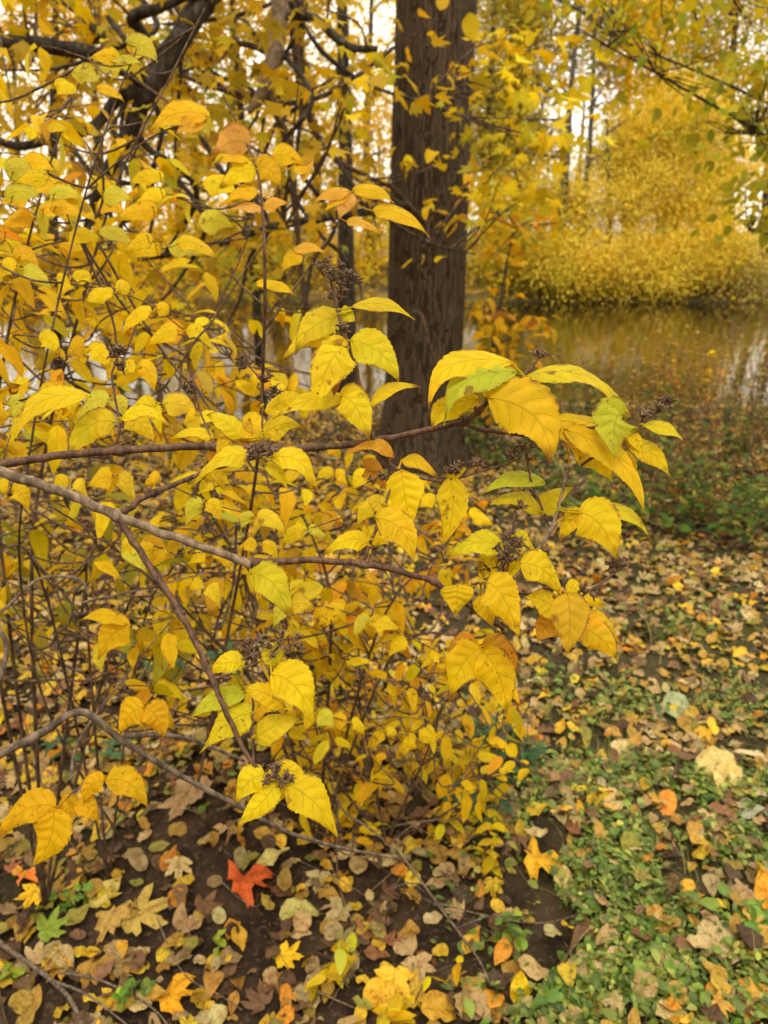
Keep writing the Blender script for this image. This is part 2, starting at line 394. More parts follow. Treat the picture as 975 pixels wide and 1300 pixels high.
def rounded(wid=0.45, cup=0.15):
    V = [(0, 0.0, 0)]; a = 9
    V = [(0, .45, -cup * .3)]
    for k in range(a):
        an = 2 * math.pi * (k + .5) / a - math.pi / 2
        V.append((wid * math.cos(an), .5 + .5 * math.sin(an), cup * abs(math.cos(an)) * .6))
    F = [(0, 1 + k, 1 + (k + 1) % a) for k in range(a)]
    return np.array(V, np.float32), (np.array(F),), np.array([(v[1], 0) for v in V], np.float32)
def unit(a): return a / np.maximum(np.linalg.norm(a, axis=1, keepdims=True), 1e-9)
def scatter(tmpl, org, axis, nrm, length, tint, wscale=None):
    """Bake M copies of a leaf template. Returns V, [F...], tint, luv."""
    V, F, L = tmpl
    if isinstance(F, np.ndarray): F = (F,)
    m = len(org); n = len(V)
    a = unit(axis); x = unit(np.cross(a, nrm)); z = np.cross(x, a)
    ls = np.asarray(length).reshape(m, 1, 1)
    ws = np.ones((m, 1, 1)) if wscale is None else np.asarray(wscale).reshape(m, 1, 1)
    P = org[:, None, :] + ls * (V[None, :, 0:1] * ws * x[:, None, :] + V[None, :, 1:2] * a[:, None, :] + V[None, :, 2:3] * z[:, None, :])
    off = (np.arange(m) * n)[:, None, None]
    FF = [(f[None] + off).reshape(-1, f.shape[1]) for f in F]
    tn = np.concatenate([np.repeat(tint[:, None, :], n, 1), np.ones((m, n, 1))], 2).reshape(-1, 4)
    lu = np.concatenate([np.repeat(L[None], m, 0), np.repeat(rng.random((m, 1, 1)), n, 1)], 2).reshape(-1, 3)
    return P.reshape(-1, 3), FF, tn, lu
def merge(parts):
    V = []; F = {}; T = []; L = []; o = 0
    for v, fs, t, l in parts:
        V.append(v); T.append(t); L.append(l)
        for f in fs: F.setdefault(f.shape[1], []).append(f + o)
        o += len(v)
    return np.concatenate(V), [np.concatenate(f) for f in F.values()], np.concatenate(T), np.concatenate(L)
def leaves_obj(name, parts, mat, parent=None):
    V, F, T, L = merge(parts)
    return link(name, mesh_np(name, V, F, mat, {'tint': T, 'luv': L}), parent)
def multi(tmpls, org, axis, nrm, length, tint, ws=None):
    k = rng.integers(0, len(tmpls), len(org)); out = []
    for i, t in enumerate(tmpls):
        s_ = k == i
        if s_.any(): out.append(scatter(t, org[s_], axis[s_], nrm[s_], np.asarray(length)[s_], tint[s_], None if ws is None else np.asarray(ws)[s_]))
    return out
T_MID = [ovate(9, 4, w_, a_, f_, 0, wv, s_) for s_, (w_, a_, f_, wv) in enumerate([(.24, .18, .2, .06), (.21, .45, .25, .08), (.26, .30, -.15, .06), (.23, .70, .3, .06), (.22, .10, .35, .09), (.25, .5, -.1, .10)])]
T_LOW = [ovate(4, 2, w_, a_, f_, 0, 0, s_) for s_, (w_, a_, f_) in enumerate([(.27, .2, .2), (.25, .45, .3), (.3, .3, -.2)])]
T_MAP = [maple(2, c_, s_) for s_, c_ in enumerate((.15, .45, -.2, .7))]
T_MAP1 = [maple(1, c_, s_) for s_, c_ in enumerate((.2, .5, -.2))]
T_DIA = [diamond(.27, .2), diamond(.2, .5), diamond(.33, .1)]
T_LIN = [ovate(6, 4, .36, .25, .3, 0, .08, 3, .5, .62), ovate(6, 4, .33, .45, .4, 0, .1, 4, .5, .7), ovate(6, 4, .40, .1, -.25, 0, .1, 5, .48, .6)]

# ------------------------------------------------------------------ ground and pond
def grid_mesh(name, xs, ys, zf, mat):
    V = np.array([(x, y, zf(x, y)) for y in ys for x in xs]); nx = len(xs)
    F = np.array([(j * nx + i, j * nx + i + 1, (j + 1) * nx + i + 1, (j + 1) * nx + i) for j in range(len(ys) - 1) for i in range(nx - 1)])
    return link(name, mesh_np(name, V, [F], mat))
xs = sorted(set([-400, -200, -100, -60, -40, -30] + list(np.arange(-24, -8, 1.0)) + list(np.arange(-8, 8.01, 0.14)) + list(np.arange(8.6, 24, 1.0)) + [30, 40, 60, 100, 200, 400]))
ys = sorted(set([-60, -30, -15, -8, -4] + list(np.arange(-2, 11, 0.12)) + list(np.arange(11.5, 34, 0.5)) + [36, 40, 46, 55, 70, 100, 150, 250, 450, 700]))
tag(grid_mesh('ground', xs, ys, terr, M['soil']), kind='structure')
tag(grid_mesh('pond_water', [-120, 120], [7.0, 31.0], lambda x, y: WATER_Z, M['water']), kind='structure')

# ------------------------------------------------------------------ trees
def poly_near(polys, p):
    best = (1e9, None)
    for pl in polys:
        for q in pl[random.randrange(3)::5]:
            d = (q - p).length
            if d < best[0]: best = (d, q)
    return best
def clumps_leaves(cent, per, spread, flat, tmpls, size, pal, droop=0.3, jit=0.14, ws=None, var=0.25, tiltn=0.45):
    """Leaves in flattened clumps about the given centres."""
    cent = np.array([tuple(c) for c in cent]); k = len(cent)
    org = np.repeat(cent, per, 0); n = len(org)
    sp = np.repeat(spread * (0.6 + 0.8 * rng.random((k, 1))), per, 0)
    off = rng.normal(0, 1, (n, 3)) * sp * np.array([1, 1, flat])
    org = org + off
    ax = unit(off * np.array([1, 1, 0.5]) + rng.normal(0, 0.5, (n, 3)) * sp) + np.array([0, 0, -droop]) + rng.normal(0, .2, (n, 3))
    nr = np.array([0, 0, 1.0]) + rng.normal(0, tiltn, (n, 3))
    cb = pick(k, pal, jit * 0.6); ti = pick(n, pal, jit)
    ti = 0.4 * ti + 0.6 * np.repeat(cb, per, 0)
    return multi(tmpls, org, ax, nr, size * (1 + rng.normal(0, var, n)).clip(.5, 1.6), ti, ws)

def tree(name, label, trunk, rad, blobs, per, n_cl, spread, tmpls, size, pal, mat, bark, group=None, cat='tree', limbs=8, flat=0.5, droop=0.3, extra=None, twigs=False, sides=8, forks=0):
    """trunk: world points base->top. blobs: (centre, (rx, ry, rz), weight) ellipsoids of crown."""
    base = Vector(trunk[0])
    root = tag(empty(name, base), label, cat, group)
    pts, rr = spline(trunk, [rad * (1.25 if i == 0 else 1 - 0.75 * i / (len(trunk) - 1)) for i in range(len(trunk))], 6)
    mb = MB(); mb.tube(pts, rr, sides, wob=0.15); mb.build('trunk', bark, root)
    wts = np.array([b_[2] for b_ in blobs], float); wts /= wts.sum()
    ci = rng.choice(len(blobs), n_cl, p=wts)
    cen = []
    for i in ci:
        c, r3, _ = blobs[i]; d = Vector(rng.normal(0, 1, 3)).normalized() * (random.random() ** 0.45)
        cen.append(Vector(c) + Vector((d.x * r3[0], d.y * r3[1], d.z * r3[2])))
    polys = [pts]
    mb = MB(); k = 0
    for i in range(limbs):
        e = cen[i * len(cen) // max(limbs, 1)]
        s_ = min(pts, key=lambda q: (q - e).length + abs(q.z - (e.z - 0.5 * abs(e.x - q.x))) * 0.7)
        m_ = s_.lerp(e, 0.5) + Vector((random.uniform(-.1, .1), random.uniform(-.1, .1), random.uniform(-.02, .14))) * (e - s_).length
        lp, lr = spline([s_, m_, e], [rad * .34, rad * .2, rad * .06], 6)
        polys.append(lp); lb = MB(); lb.tube(lp, lr, 6, wob=.1); lb.build('limb', bark, root)
    if twigs:
        tb = MB()
        for e in cen:
            d, q = poly_near(polys, e)
            if d > 0.05 and d < 3.0:
                m_ = q.lerp(e, .5) + Vector((random.uniform(-.1, .1), random.uniform(-.1, .1), random.uniform(-.12, .12))) * d
                tp, tr = spline([q, m_, e], [size * .08, size * .05, size * .02], 4); tb.tube(tp, tr, 4, cap=False)
        if tb.v: tb.build('twigs', bark, root)['kind'] = 'stuff'
    fine = size < .11 and tmpls is T_DIA
    parts = clumps_leaves(cen, per, spread, flat, tmpls, size, pal, droop, jit=.08 if fine else .14, tiltn=.28 if fine else .45)
    if extra: parts += extra
    leaves_obj('crown', parts, mat, root)
    return root

# --- the big dark trunk with its limbs hanging into the top of the picture
def big_tree():
    Y0 = 5.4
    base = at(531, 592, Y0); base.z = terr(base.x, base.y)
    root = tag(empty('maple_tree', base), 'tall tree with thick dark furrowed trunk by the pond, golden leaves overhead', 'tree')
    c = [at(531, 600, Y0), at(533, 560, Y0), at(536, 500, Y0), at(540, 400, Y0), at(545, 250, Y0), at(551, 100, Y0), at(557, -40, Y0), at(566, -260, Y0 + .1), at(580, -700, Y0 + .2)]
    c[0].z -= 0.15
    rad = [0.36, 0.28, 0.258, 0.247, 0.245, 0.243, 0.24, 0.22, 0.17]
    pts, rr = spline(c, rad, 30)
    mb = MB(); n = len(pts); S = 120
    mb.tube(pts, rr, S, wob=0.0)
    for i in range(n):                        # furrows and buttresses as real relief
        for k in range(S):
            q = mb.v[i * S + k]; d = q - pts[i]
            an = 2 * math.pi * k / S
            ca, sa, zz = math.cos(an), math.sin(an), pts[i].z
            f = 1 + 0.04 * noise.noise(Vector((ca * 1.6, sa * 1.6, zz * 0.5)))
            wr = .35 * noise.noise(Vector((ca * 3, sa * 3, zz * 2.2)))
            rg = abs(noise.noise(Vector(((ca + wr * .3) * 9, (sa + wr * .3) * 9, zz * 1.1)))) + .5 * abs(noise.noise(Vector((ca * 20, sa * 20, zz * 2.6))))
            f += 0.05 * min(rg, .55) - .014
            fl = max(0, 1 - (zz - base.z) / .75) ** 2
            f += 0.42 * fl * max(0, math.sin(an * 5 + 0.6 + .5 * math.sin(an * 2))) ** 1.5
            mb.v[i * S + k] = pts[i] + d * f
    mb.build('trunk', M['bark_dark'], root)
    lim = []
    def limb(p, r, mat=M['bark_thin'], sub=8, sides=9):
        lp, lr = spline(p, r, sub); b_ = MB(); b_.tube(lp, lr, sides, wob=.25); b_.build('limb', mat, root); lim.append(lp); return lp
    hi = pts[-30]
    # leaning limb from above the frame down to the left
    L1 = [hi, at(420, -240, 4.4), at(300, -60, 3.9), at(258, 2, 3.8), at(220, 62, 3.75), at(190, 112, 3.7), at(166, 162, 3.7), at(140, 212, 3.7), at(118, 262, 3.75), at(100, 330, 3.8)]
    a1 = limb(L1, [.085, .068, .056, .050, .046, .042, .032, .028, .02, .012])
    limb([at(186, 105, 3.72), at(160, 86, 3.6), at(125, 70, 3.5), at(60, 58, 3.4), at(0, 53, 3.3), at(-70, 48, 3.25)], [.035, .032, .03, .028, .026, .022])
    limb([at(205, 85, 3.72), at(180, 40, 3.7), at(168, 22, 3.65), at(205, 8, 3.6), at(245, -12, 3.6)][::-1], [.02, .022, .024, .022, .028])
    limb([at(186, 115, 3.7), at(150, 125, 3.65), at(118, 160, 3.65), at(60, 178, 3.6), at(20, 185, 3.55), at(-30, 168, 3.5)], [.03, .024, .022, .02, .017, .013])
    limb([at(168, 160, 3.7), at(190, 190, 3.72), at(230, 215, 3.8), at(250, 250, 3.9), at(225, 300, 3.95), at(205, 328, 4.0)], [.016, .014, .014, .013, .013, .009])
    # grey hanging limb near the middle
    limb([hi, at(420, -160, 4.4), at(362, -30, 4.1), at(355, 20, 4.05), at(350, 60, 4.0), at(338, 105, 4.0), at(326, 130, 4.0), at(314, 142, 4.0)], [.06, .05, .042, .04, .037, .033, .025, .012], M['stem_grey'])
    limb([at(336, 108, 4.0), at(352, 145, 4.05), at(366, 185, 4.1), at(372, 230, 4.15), at(380, 320, 4.2), at(392, 430, 4.3)], [.022, .022, .02, .018, .014, .008], M['twig'])
    limb([at(348, 70, 4.0), at(300, 55, 4.1), at(262, 78, 4.2), at(230, 92, 4.3)], [.014, .013, .011, .006], M['twig'])
    limb([at(357, 22, 4.05), at(400, 24, 4.0), at(440, 58, 4.0), at(478, 62, 3.9)], [.018, .02, .02, .012])
    limb([at(378, -30, 4.6), at(372, 40, 4.6), at(384, 110, 4.6), at(402, 170, 4.65), at(430, 205, 4.7), at(492, 235, 4.8)], [.022, .02, .02, .017, .014, .008], M['twig'])
    limb([at(388, -20, 4.8), at(382, 60, 4.8), at(384, 125, 4.8), at(376, 200, 4.8)], [.02, .018, .016, .01], M['twig'])
    limb([at(230, 95, 4.4), at(262, 108, 4.4), at(300, 118, 4.4), at(340, 120, 4.4)], [.008, .012, .014, .012], M['twig'])
    limb([at(240, 75, 4.5), at(275, 105, 4.5), at(318, 128, 4.5), at(390, 128, 4.5), at(448, 100, 4.5), at(500, 60, 4.5)], [.006, .012, .014, .014, .012, .01], M['twig'])
    # low drooping bough across the middle left
    limb([at(520, 262, 5.3), at(470, 268, 4.9), at(400, 278, 4.6), at(340, 290, 4.3), at(270, 312, 4.1), at(180, 330, 3.9)], [.03, .026, .024, .02, .015, .008])
    limb([at(545, 290, 5.2), at(500, 240, 5.0), at(478, 235, 4.9)], [.02, .014, .008], M['twig'])
    limb([at(495, 430, 5.25), at(530, 395, 5.0), at(548, 445, 4.9), at(560, 460, 4.9)][::-1], [.004, .007, .008, .01], M['twig'])
    for _ in range(24):
        x, y = random.uniform(120, 470), random.uniform(-30, 300); Y = random.uniform(3.7, 4.7); a = random.choice((random.uniform(.2, .9), random.uniform(2.2, 2.9), random.uniform(1.2, 1.9)))
        l = random.uniform(90, 220); P = [at(x - 40, y - 60, Y + .2), at(x, y, Y)]
        for k in range(3):
            a += random.uniform(-.45, .45); x += math.cos(a) * l / 3; y += math.sin(a) * l / 3; P.append(at(x, y, Y - .06 * k))
        limb(P, [.013, .012, .010, .008, .004], M['bark_thin'], 6, 6)
    bare = [(262, 0, 30), (220, 62, 30), (190, 112, 30), (166, 162, 26), (140, 210, 22), (125, 70, 20), (60, 58, 18), (10, 54, 16), (354, 25, 24), (348, 65, 24), (338, 105, 22), (322, 135, 20), (60, 178, 14), (118, 160, 14), (246, 30, 30), (205, 88, 28)]
    # crown: sprays of maple leaves
    cen = []
    for _ in range(330):
        px, py = random.uniform(-60, 500), random.uniform(-70, 330)
        Y = random.uniform(2.9, 6.6)
        if Y < 3.4 and py > 220: continue
        if math.hypot(px - 105, (py - 185)) < 48 or math.hypot(px - 15, (py - 160) * .6) < 40: 
            if random.random() < .8: continue
        if px > 450: continue
        if abs(px - 437) < 34 and random.random() < .75: continue
        if Y < 4.3 and any(math.hypot(px - bx, py - by) < br_ + 14 for bx, by, br_ in bare) and random.random() < .9: continue
        if noise.noise(Vector((px * .011, py * .011, Y * .6))) < -.18: continue
        cen.append(at(px, py, Y))
    pal = [((.64, .38, .012), 4), ((.50, .30, .014), 3), (YEL, 1.3), (OCH, 2.2), (OLV, 2.6), (LIM, .4)]  # leaf colours darkened to carry some of the canopy's shade
    parts = clumps_leaves(cen, 12, .17, .35, T_MAP1, .088, pal, .5)
    # sprays that hang in front of the trunk
    c2 = [at(px, py, Y) for px, py, Y in ((568, 18, 4.4), (545, 205, 4.6), (525, 262, 4.7), (560, 262, 4.6), (535, 330, 4.6), (510, 200, 4.8), (590, 250, 4.6), (505, 45, 4.6))]
    parts += clumps_leaves(c2, 3, .10, .3, T_LIN, .085, [(AMB, 3), (OCH, 2), (YEL, 1)], .4)
    c3 = [at(random.uniform(612, 722), random.uniform(50, 190), random.uniform(3.8, 4.8)) for _ in range(20)] + [at(random.uniform(612, 690), random.uniform(190, 300), random.uniform(4, 5)) for _ in range(9)]
    parts += clumps_leaves(c3, 8, .14, .3, T_MAP1, .09, [(YEL, 3), (AMB, 3), (LIM, 2), (OLV, 1)], .3)
    # unseen overhead leaves, added and shaped to shade the shrubs and the ground
    shade_ov = []
    while len(shade_ov) < 800:
        q = Vector((random.uniform(-7.5, 3.6), random.uniform(-4.0, 8.5), random.uniform(3.4, 7.5)))
        if q.y < 2.2 and random.random() < .45: continue
        if -1.5 < q.x < 2.0 and -1.5 < q.y < 2.6: continue
        if q.x > .3 and random.random() < .5 + .12 * q.x: continue
        pq = proj(q)
        if pq[2] > .3 and -120 < pq[0] < 1100 and -150 < pq[1]: continue
        shade_ov.append(q)
    parts += clumps_leaves(shade_ov, 13, .3, .3, T_MAP1, .15, pal, .4)
    leaves_obj('crown', parts, M['leaf_far'], root)
    tb = MB()
    for e in cen[::1] + c3 + c2:
        d, q = poly_near(lim, e)
        if .05 < d < (1.6 if proj(e)[0] < 470 else .6):
            m_ = q.lerp(e, .5) + Vector((random.uniform(-.15, .15), random.uniform(-.1, .1), random.uniform(-.1, .2))) * d
            tp, tr = spline([q, m_, e], [.007, .005, .002], 4); tb.tube(tp, tr, 4, cap=False)
    tag(tb.build('twigs', M['twig'], root), kind='stuff')
big_tree()

# --- thinner trees on the near bank
def simple_trunk(px0, py0, px1, py1, Y, top_extra=2.0):
    b = at(px0, py0, Y); b.z = terr(b.x, b.y) - .05
    t = at(px1, py1, Y)
    m1 = b.lerp(t, .35) + Vector((random.uniform(-.06, .06), 0, 0)); m2 = b.lerp(t, .7) + Vector((random.uniform(-.06, .06), 0, 0))
    return [b, m1, m2, t, t + (t - m2).normalized() * top_extra]
PAL_G = [(AMB, 3), (YEL, 3), (OLV, 2.5), (OCH, 2), (ORG, 1)]
def region(x0, x1, y0, y1, Y, dy, rz=None):
    c = at((x0 + x1) / 2, (y0 + y1) / 2, Y); s = Y / .95 / 1000
    return (c, ((x1 - x0) / 2 * s, dy, (y1 - y0) / 2 * s), 1)
tree('maple_tree', 'slim tree with straight dark stem left of the thick dark trunk', simple_trunk(441, 470, 433, -20, 7.6), .10,
     [region(330, 500, -60, 120, 8.5, .8), region(360, 500, 100, 260, 8.4, .7), region(440, 520, 180, 330, 8.2, .6)], 10, 85, .2, T_MAP1, .10, PAL_G, M['leaf_far'], M['bark_thin'], limbs=7, twigs=True)
tree('maple_tree', 'young olive-leaved tree with thin dark stem at the left rear, pale pond glinting behind', simple_trunk(330, 470, 300, 60, 7.9), .06,
     [region(170, 330, 10, 180, 8, 1.2), region(200, 420, 250, 390, 7.8, 1.2)], 10, 88, .2, T_MAP1, .10, [(OLV, 4), (GRN, 2.4), (LIM, 2), (AMB, 2), (YEL, 1)], M['leaf_far'], M['bark_thin'], limbs=7, twigs=True)
tree('maple_tree', 'young maple with deep gold leaves beside the pond at the far left of the shrubs', simple_trunk(60, 480, 70, 40, 7.7), .07,
     [region(-60, 90, -30, 110, 7.6, 1.2), region(-60, 170, 280, 420, 7.3, 1.2), region(60, 250, 330, 440, 7.4, .8)], 10, 85, .2, T_MAP1, .10, [(AMB, 4), (YEL, 3), (ORG, 2), (OCH, 2)], M['leaf_far'], M['bark_thin'], limbs=7, twigs=True)
# orange-leaved sapling right of the big trunk
tree('orange_sapling', 'orange leaved sapling leaning over the water just right of the dark trunk', simple_trunk(618, 575, 650, 300, 5.8, .4), .018,
     [region(585, 720, 270, 360, 5.4, .5), region(580, 690, 350, 440, 5.5, .4), region(590, 660, 430, 520, 5.7, .3), region(590, 660, 200, 290, 5.6, .3)], 7, 40, .12, T_LOW, .095,
     [(ORG, 3), (AMB, 3), (RUS, 1.2), (OLV, 1.6), (YEL, 1.5), (GRN, .7)], M['leaf_far'], M['twig'], limbs=7, twigs=True, cat='sapling')
# tree off to the right whose green-yellow boughs hang into the top right corner
tree('linden_tree', 'green and yellow leafy tree whose boughs hang into the top right corner',
     [Vector((3.4, 4.8, -.05)), Vector((3.35, 4.75, 1.2)), Vector((3.25, 4.7, 2.6)), Vector((3.2, 4.7, 4.4)), Vector((3.2, 4.7, 6))], .048,
     [region(830, 1010, -60, 90, 4.3, .7), region(900, 1010, 60, 210, 4.4, .5), region(700, 850, -60, 50, 4.4, .5), region(945, 1020, 200, 330, 4.6, .4)], 8, 150, .13, T_LIN + T_LOW + T_LOW[:2], .06,
     [(OLV, 3.4), (GRN, 2.2), (LIM, 2.4), (YEL, 1.8), (AMB, 1)], M['leaf_far'], M['bark_thin'], limbs=9, twigs=True)

# --- across the pond
FARPAL = [(YEL, 4), (LEM, 2), (AMB, 3), (OCH, 1)]
WILLOW = [((.88, .66, .07), 4), ((.88, .70, .11), 3), (AMB, 1.4), (OLV, 1.2), (LIM, 1.6), (OCH, .4)]
OLIVE = [((.27, .24, .05), 4), (OLV, 2), (LIM, 1.2), (YEL, 1.6), (OCH, 2), (TAN, .8)]
def far_tree(label, px, Y, top_py, rad, regs, ncl, per, size, pal, lean=0, group='trees across the pond', name='bank_tree', limbs=12, spread=.42, droop=.3, flat=.7):
    g = terr(at(px, 300, Y).x, Y)
    b = at(px, 300, Y); b.z = g - .1
    t = at(px + lean, top_py, Y)
    m1 = b.lerp(t, .33) + Vector((random.uniform(-.25, .25), 0, 0)); m2 = b.lerp(t, .66) + Vector((random.uniform(-.25, .25), 0, 0))
    return tree(name, label, [b, m1, m2, t], rad, regs, per, ncl, spread, T_DIA, size, pal, M['leaf_far'], M['bark_far'], group=group, limbs=limbs, flat=flat, droop=droop)
def reg(x0, x1, y0, y1, Y, dy, wt=1):
    c = at((x0 + x1) / 2, (y0 + y1) / 2, Y); s = Y / .95 / 1000
    return (c, ((x1 - x0) / 2 * s, dy, (y1 - y0) / 2 * s), wt)
far_tree('bright yellow willow bush overhanging the far bank in the middle of the pond', 770, 27.5, 150, .13, [reg(676, 756, 296, 372, 26.2, .9, 1.3), reg(738, 826, 286, 372, 26.6, 1.0, 1.5), reg(806, 866, 304, 372, 26.3, .8, 1.1), reg(690, 772, 226, 302, 27.3, .8, 2.2), reg(766, 856, 216, 300, 27.5, .9, 2.4), reg(748, 816, 158, 236, 28.2, .8, 1.9), reg(796, 880, 130, 226, 28.4, .9, 2.4)], 430, 190, .085, WILLOW, name='willow_bush', spread=.36, flat=.75)
far_tree('bright yellow willow bush on the far bank toward the right end of the pond', 885, 28, 130, .13, [reg(852, 920, 286, 362, 26.7, .9, 1.3), reg(896, 958, 262, 350, 27.1, .9, 1.2), reg(846, 912, 212, 286, 27.8, .8, 1.9), reg(888, 956, 178, 266, 28.2, .9, 1.9), reg(838, 910, 110, 204, 28.6, .9, 1.9)], 320, 190, .085, WILLOW, name='willow_bush', spread=.36, flat=.75)
far_tree('yellow green leaning bush on the far bank beside the dark trunk', 660, 27.5, 215, .1, [reg(585, 720, 215, 375, 27.2, 1.6)], 200, 110, .095, [(LIM, 3), (YEL, 3), (OLV, 2), (OCH, 1.5)], name='willow_bush')
far_tree('low tan and olive bush at the waterline at the right end of the far bank', 930, 26.8, 315, .06, [reg(880, 1010, 318, 385, 26.6, 1.0)], 90, 44, .12, [(TAN, 3), (OLV, 3), (GRN, 1), (OCH, 2)], name='bank_bush', limbs=3)
far_tree('tall tree with two dark leaning stems crossing the bright sky gap', 708, 26.6, -60, .17, [reg(640, 780, -110, 95, 30, 2.2, 1.4), reg(600, 700, 80, 220, 30.5, 1.5, .8)], 230, 48, .145, OLIVE, lean=38)
far_tree('slender forked tree just right of the two leaning stems', 728, 26.9, -40, .13, [reg(750, 850, -80, 140, 31, 1.8), reg(770, 870, 60, 190, 31.5, 1.2, .6)], 200, 48, .145, [(YEL, 3), (AMB, 3), (OLV, 2)], lean=28)
far_tree('grey trunked tree standing behind the yellow willows', 845, 33, -120, .26, [reg(770, 920, -120, 60, 33, 2.4)], 135, 48, .15, OLIVE, lean=-16)
far_tree('tall pale trunk behind the bushes near the right edge', 930, 34, -120, .24, [reg(880, 1010, -110, 110, 34, 2.4), reg(870, 940, 80, 220, 34, 1.8)], 170, 48, .15, [(YEL, 2), (OLV, 3), (AMB, 2)], lean=10)
far_tree('dark slender tree right behind the thick dark trunk', 622, 30, -120, .2, [reg(575, 680, -100, 110, 30, 2), reg(580, 660, 110, 240, 30.5, 1.6)], 225, 48, .145, OLIVE, lean=6)
far_tree('olive crowned tree seen between the thick trunk and the sky gap', 658, 33, -140, .22, [reg(610, 705, -80, 90, 33, 2, 1), reg(620, 700, 150, 290, 33, 1.6, .8)], 195, 48, .15, OLIVE, lean=2)
far_tree('broad olive and gold crown filling the sky above the willows', 800, 35, -140, .2, [reg(740, 880, -140, 60, 35, 2.4), reg(820, 930, 20, 150, 35.5, 2, .6)], 240, 60, .13, OLIVE, lean=-10)
far_tree('tall gold and olive crown at the top of the picture right of the dark trunk', 640, 36, -150, .2, [reg(570, 700, -140, 90, 36, 2.4), reg(590, 690, 60, 200, 36, 2, .6)], 230, 60, .13, [(OLV, 3), (YEL, 2.4), (AMB, 2), (LIM, 1)], lean=10)
far_tree('hazy amber crown closing the gap at the right edge of the picture', 975, 36, -140, .2, [reg(890, 1030, -140, 90, 36, 2.4), reg(940, 1030, 60, 210, 36, 1.6, .5)], 230, 60, .13, OLIVE, lean=6)
# left part of the far bank, glimpsed through the shrubs
lx = [(20, 29, -14), (78, 30, 6), (118, 28.5, -8), (165, 31, 10), (225, 29, 4), (290, 30.5, -6), (345, 28.8, 8), (395, 31, -6), (470, 29.5, 6)]
ll = ['stout dark trunk across the pond at the left edge', 'straight dark trunk across the pond left of the white sky gap', 'twin of the sky gap trunk, slimmer and leaning left', 'gold crowned tree across the pond right of the white sky gap',
      'olive tree across the pond behind the arching bare twigs', 'amber tree across the pond under the leaning limb', 'tall amber tree across the pond below the grey hanging limb', 'thin dark tree across the pond beside the slim near stem', 'yellow tree across the pond half hidden by the thick trunk']
for i, ((px, Y, lean), lab) in enumerate(zip(lx, ll)):
    sparse = i in (1, 2)
    far_tree(lab, px, Y, -130, random.uniform(.13, .24), [reg(px - 75, px + 75, -110, 110, Y, 2.2), reg(px - 60, px + 60, 110, 240, Y, 1.8, .35 if sparse else .8)] + ([] if sparse else [reg(px - 70, px + 70, 235, 375, Y - 1.5, 1.6, .9)]),
             95 if sparse else 170, 56, .125, [(YEL, 3), (AMB, 3), (OLV, 2.6 if i % 2 else 1.2), (OCH, 1.6), (ORG, .8)], lean=lean)
# far wood behind in one mass, with added light-blocking trees out of view
def far_wood():
    cen = []
    mb = MB()
    for _ in range(60):
        x = random.uniform(-48, 48); y = random.uniform(46, 75); h = random.uniform(8, 17)
        mb.tube([(x, y, terr(x, y) - .2), (x + random.uniform(-.5, .5), y, h * .5), (x + random.uniform(-.8, .8), y, h)], [.22, .17, .06], 6)
        px = proj((x, y, 6))[0]
        gap = (690 < px < 770) or (60 < px < 150)
        for _k in range(2 if gap else 17 if 600 < px < 1010 else 8):
            z = h * random.uniform(.1 if not gap else .65, 1.05); cen.append(Vector((x + random.uniform(-2.6, 2.6), y + random.uniform(-1.5, 1.5), z)))
    for _ in range(120):                     # unseen trees added at the sides and behind to block low sky light
        a = random.uniform(R(58), R(302)); d = random.uniform(15, 38); x = d * math.sin(a); y = d * math.cos(a) + 4; h = random.uniform(9, 17)
        if proj((x, y, 1))[2] > 0 and -250 < proj((x, y, 1))[0] < 1225: continue
        mb.tube([(x, y, terr(x, y) - .2), (x + random.uniform(-.5, .5), y, h * .5), (x + random.uniform(-.8, .8), y, h)], [.22, .17, .06], 6)
        for _k in range(13): cen.append(Vector((x + random.uniform(-2.8, 2.8), y + random.uniform(-2.0, 2.0), h * random.uniform(.06, 1.0))))
    o = leaves_obj('far_wood', clumps_leaves(cen, 60, .95, .7, T_DIA, .3, [(OLV, 3), (YEL, 3), (AMB, 2), (OCH, 2)], .4), M['leaf_far'])
    b_ = mb.build('wood_trunks', M['bark_far'], o); tag(b_, kind='stuff')
    tag(o, 'hazy golden wood far behind the bank trees, plus added unseen shading trees', 'wood', kind='stuff')
far_wood()

# --- low growth along the far bank: fallen leaf carpet plus a fringe of dry reeds
def bank_fringe():
    n = 5200
    x = rng.uniform(-16, 17, n); y = rng.uniform(25.2, 30, n)
    z = np.array([terr(a, b) for a, b in zip(x, y)]); k = z > WATER_Z - .02
    x, y, z = x[k], y[k], z[k]; n = len(x)
    org = np.stack([x, y, z + rng.random(n) * .25], 1)
    o = leaves_obj('bank_undergrowth', multi(T_DIA, org, rng.normal(0, 1, (n, 3)) + np.array([0, 0, .3]), rng.normal(0, .6, (n, 3)) + np.array([0, -.3, 1]), rng.uniform(.12, .3, n), pick(n, [(OCH, 3), (TAN, 2), (BRN, 2), (OLV, 2), (YEL, 1), (GRN, .6)])), M['leaf_far'])
    tag(o, 'tangled low brown and ochre growth along the far waterline', 'undergrowth', kind='stuff')
bank_fringe()

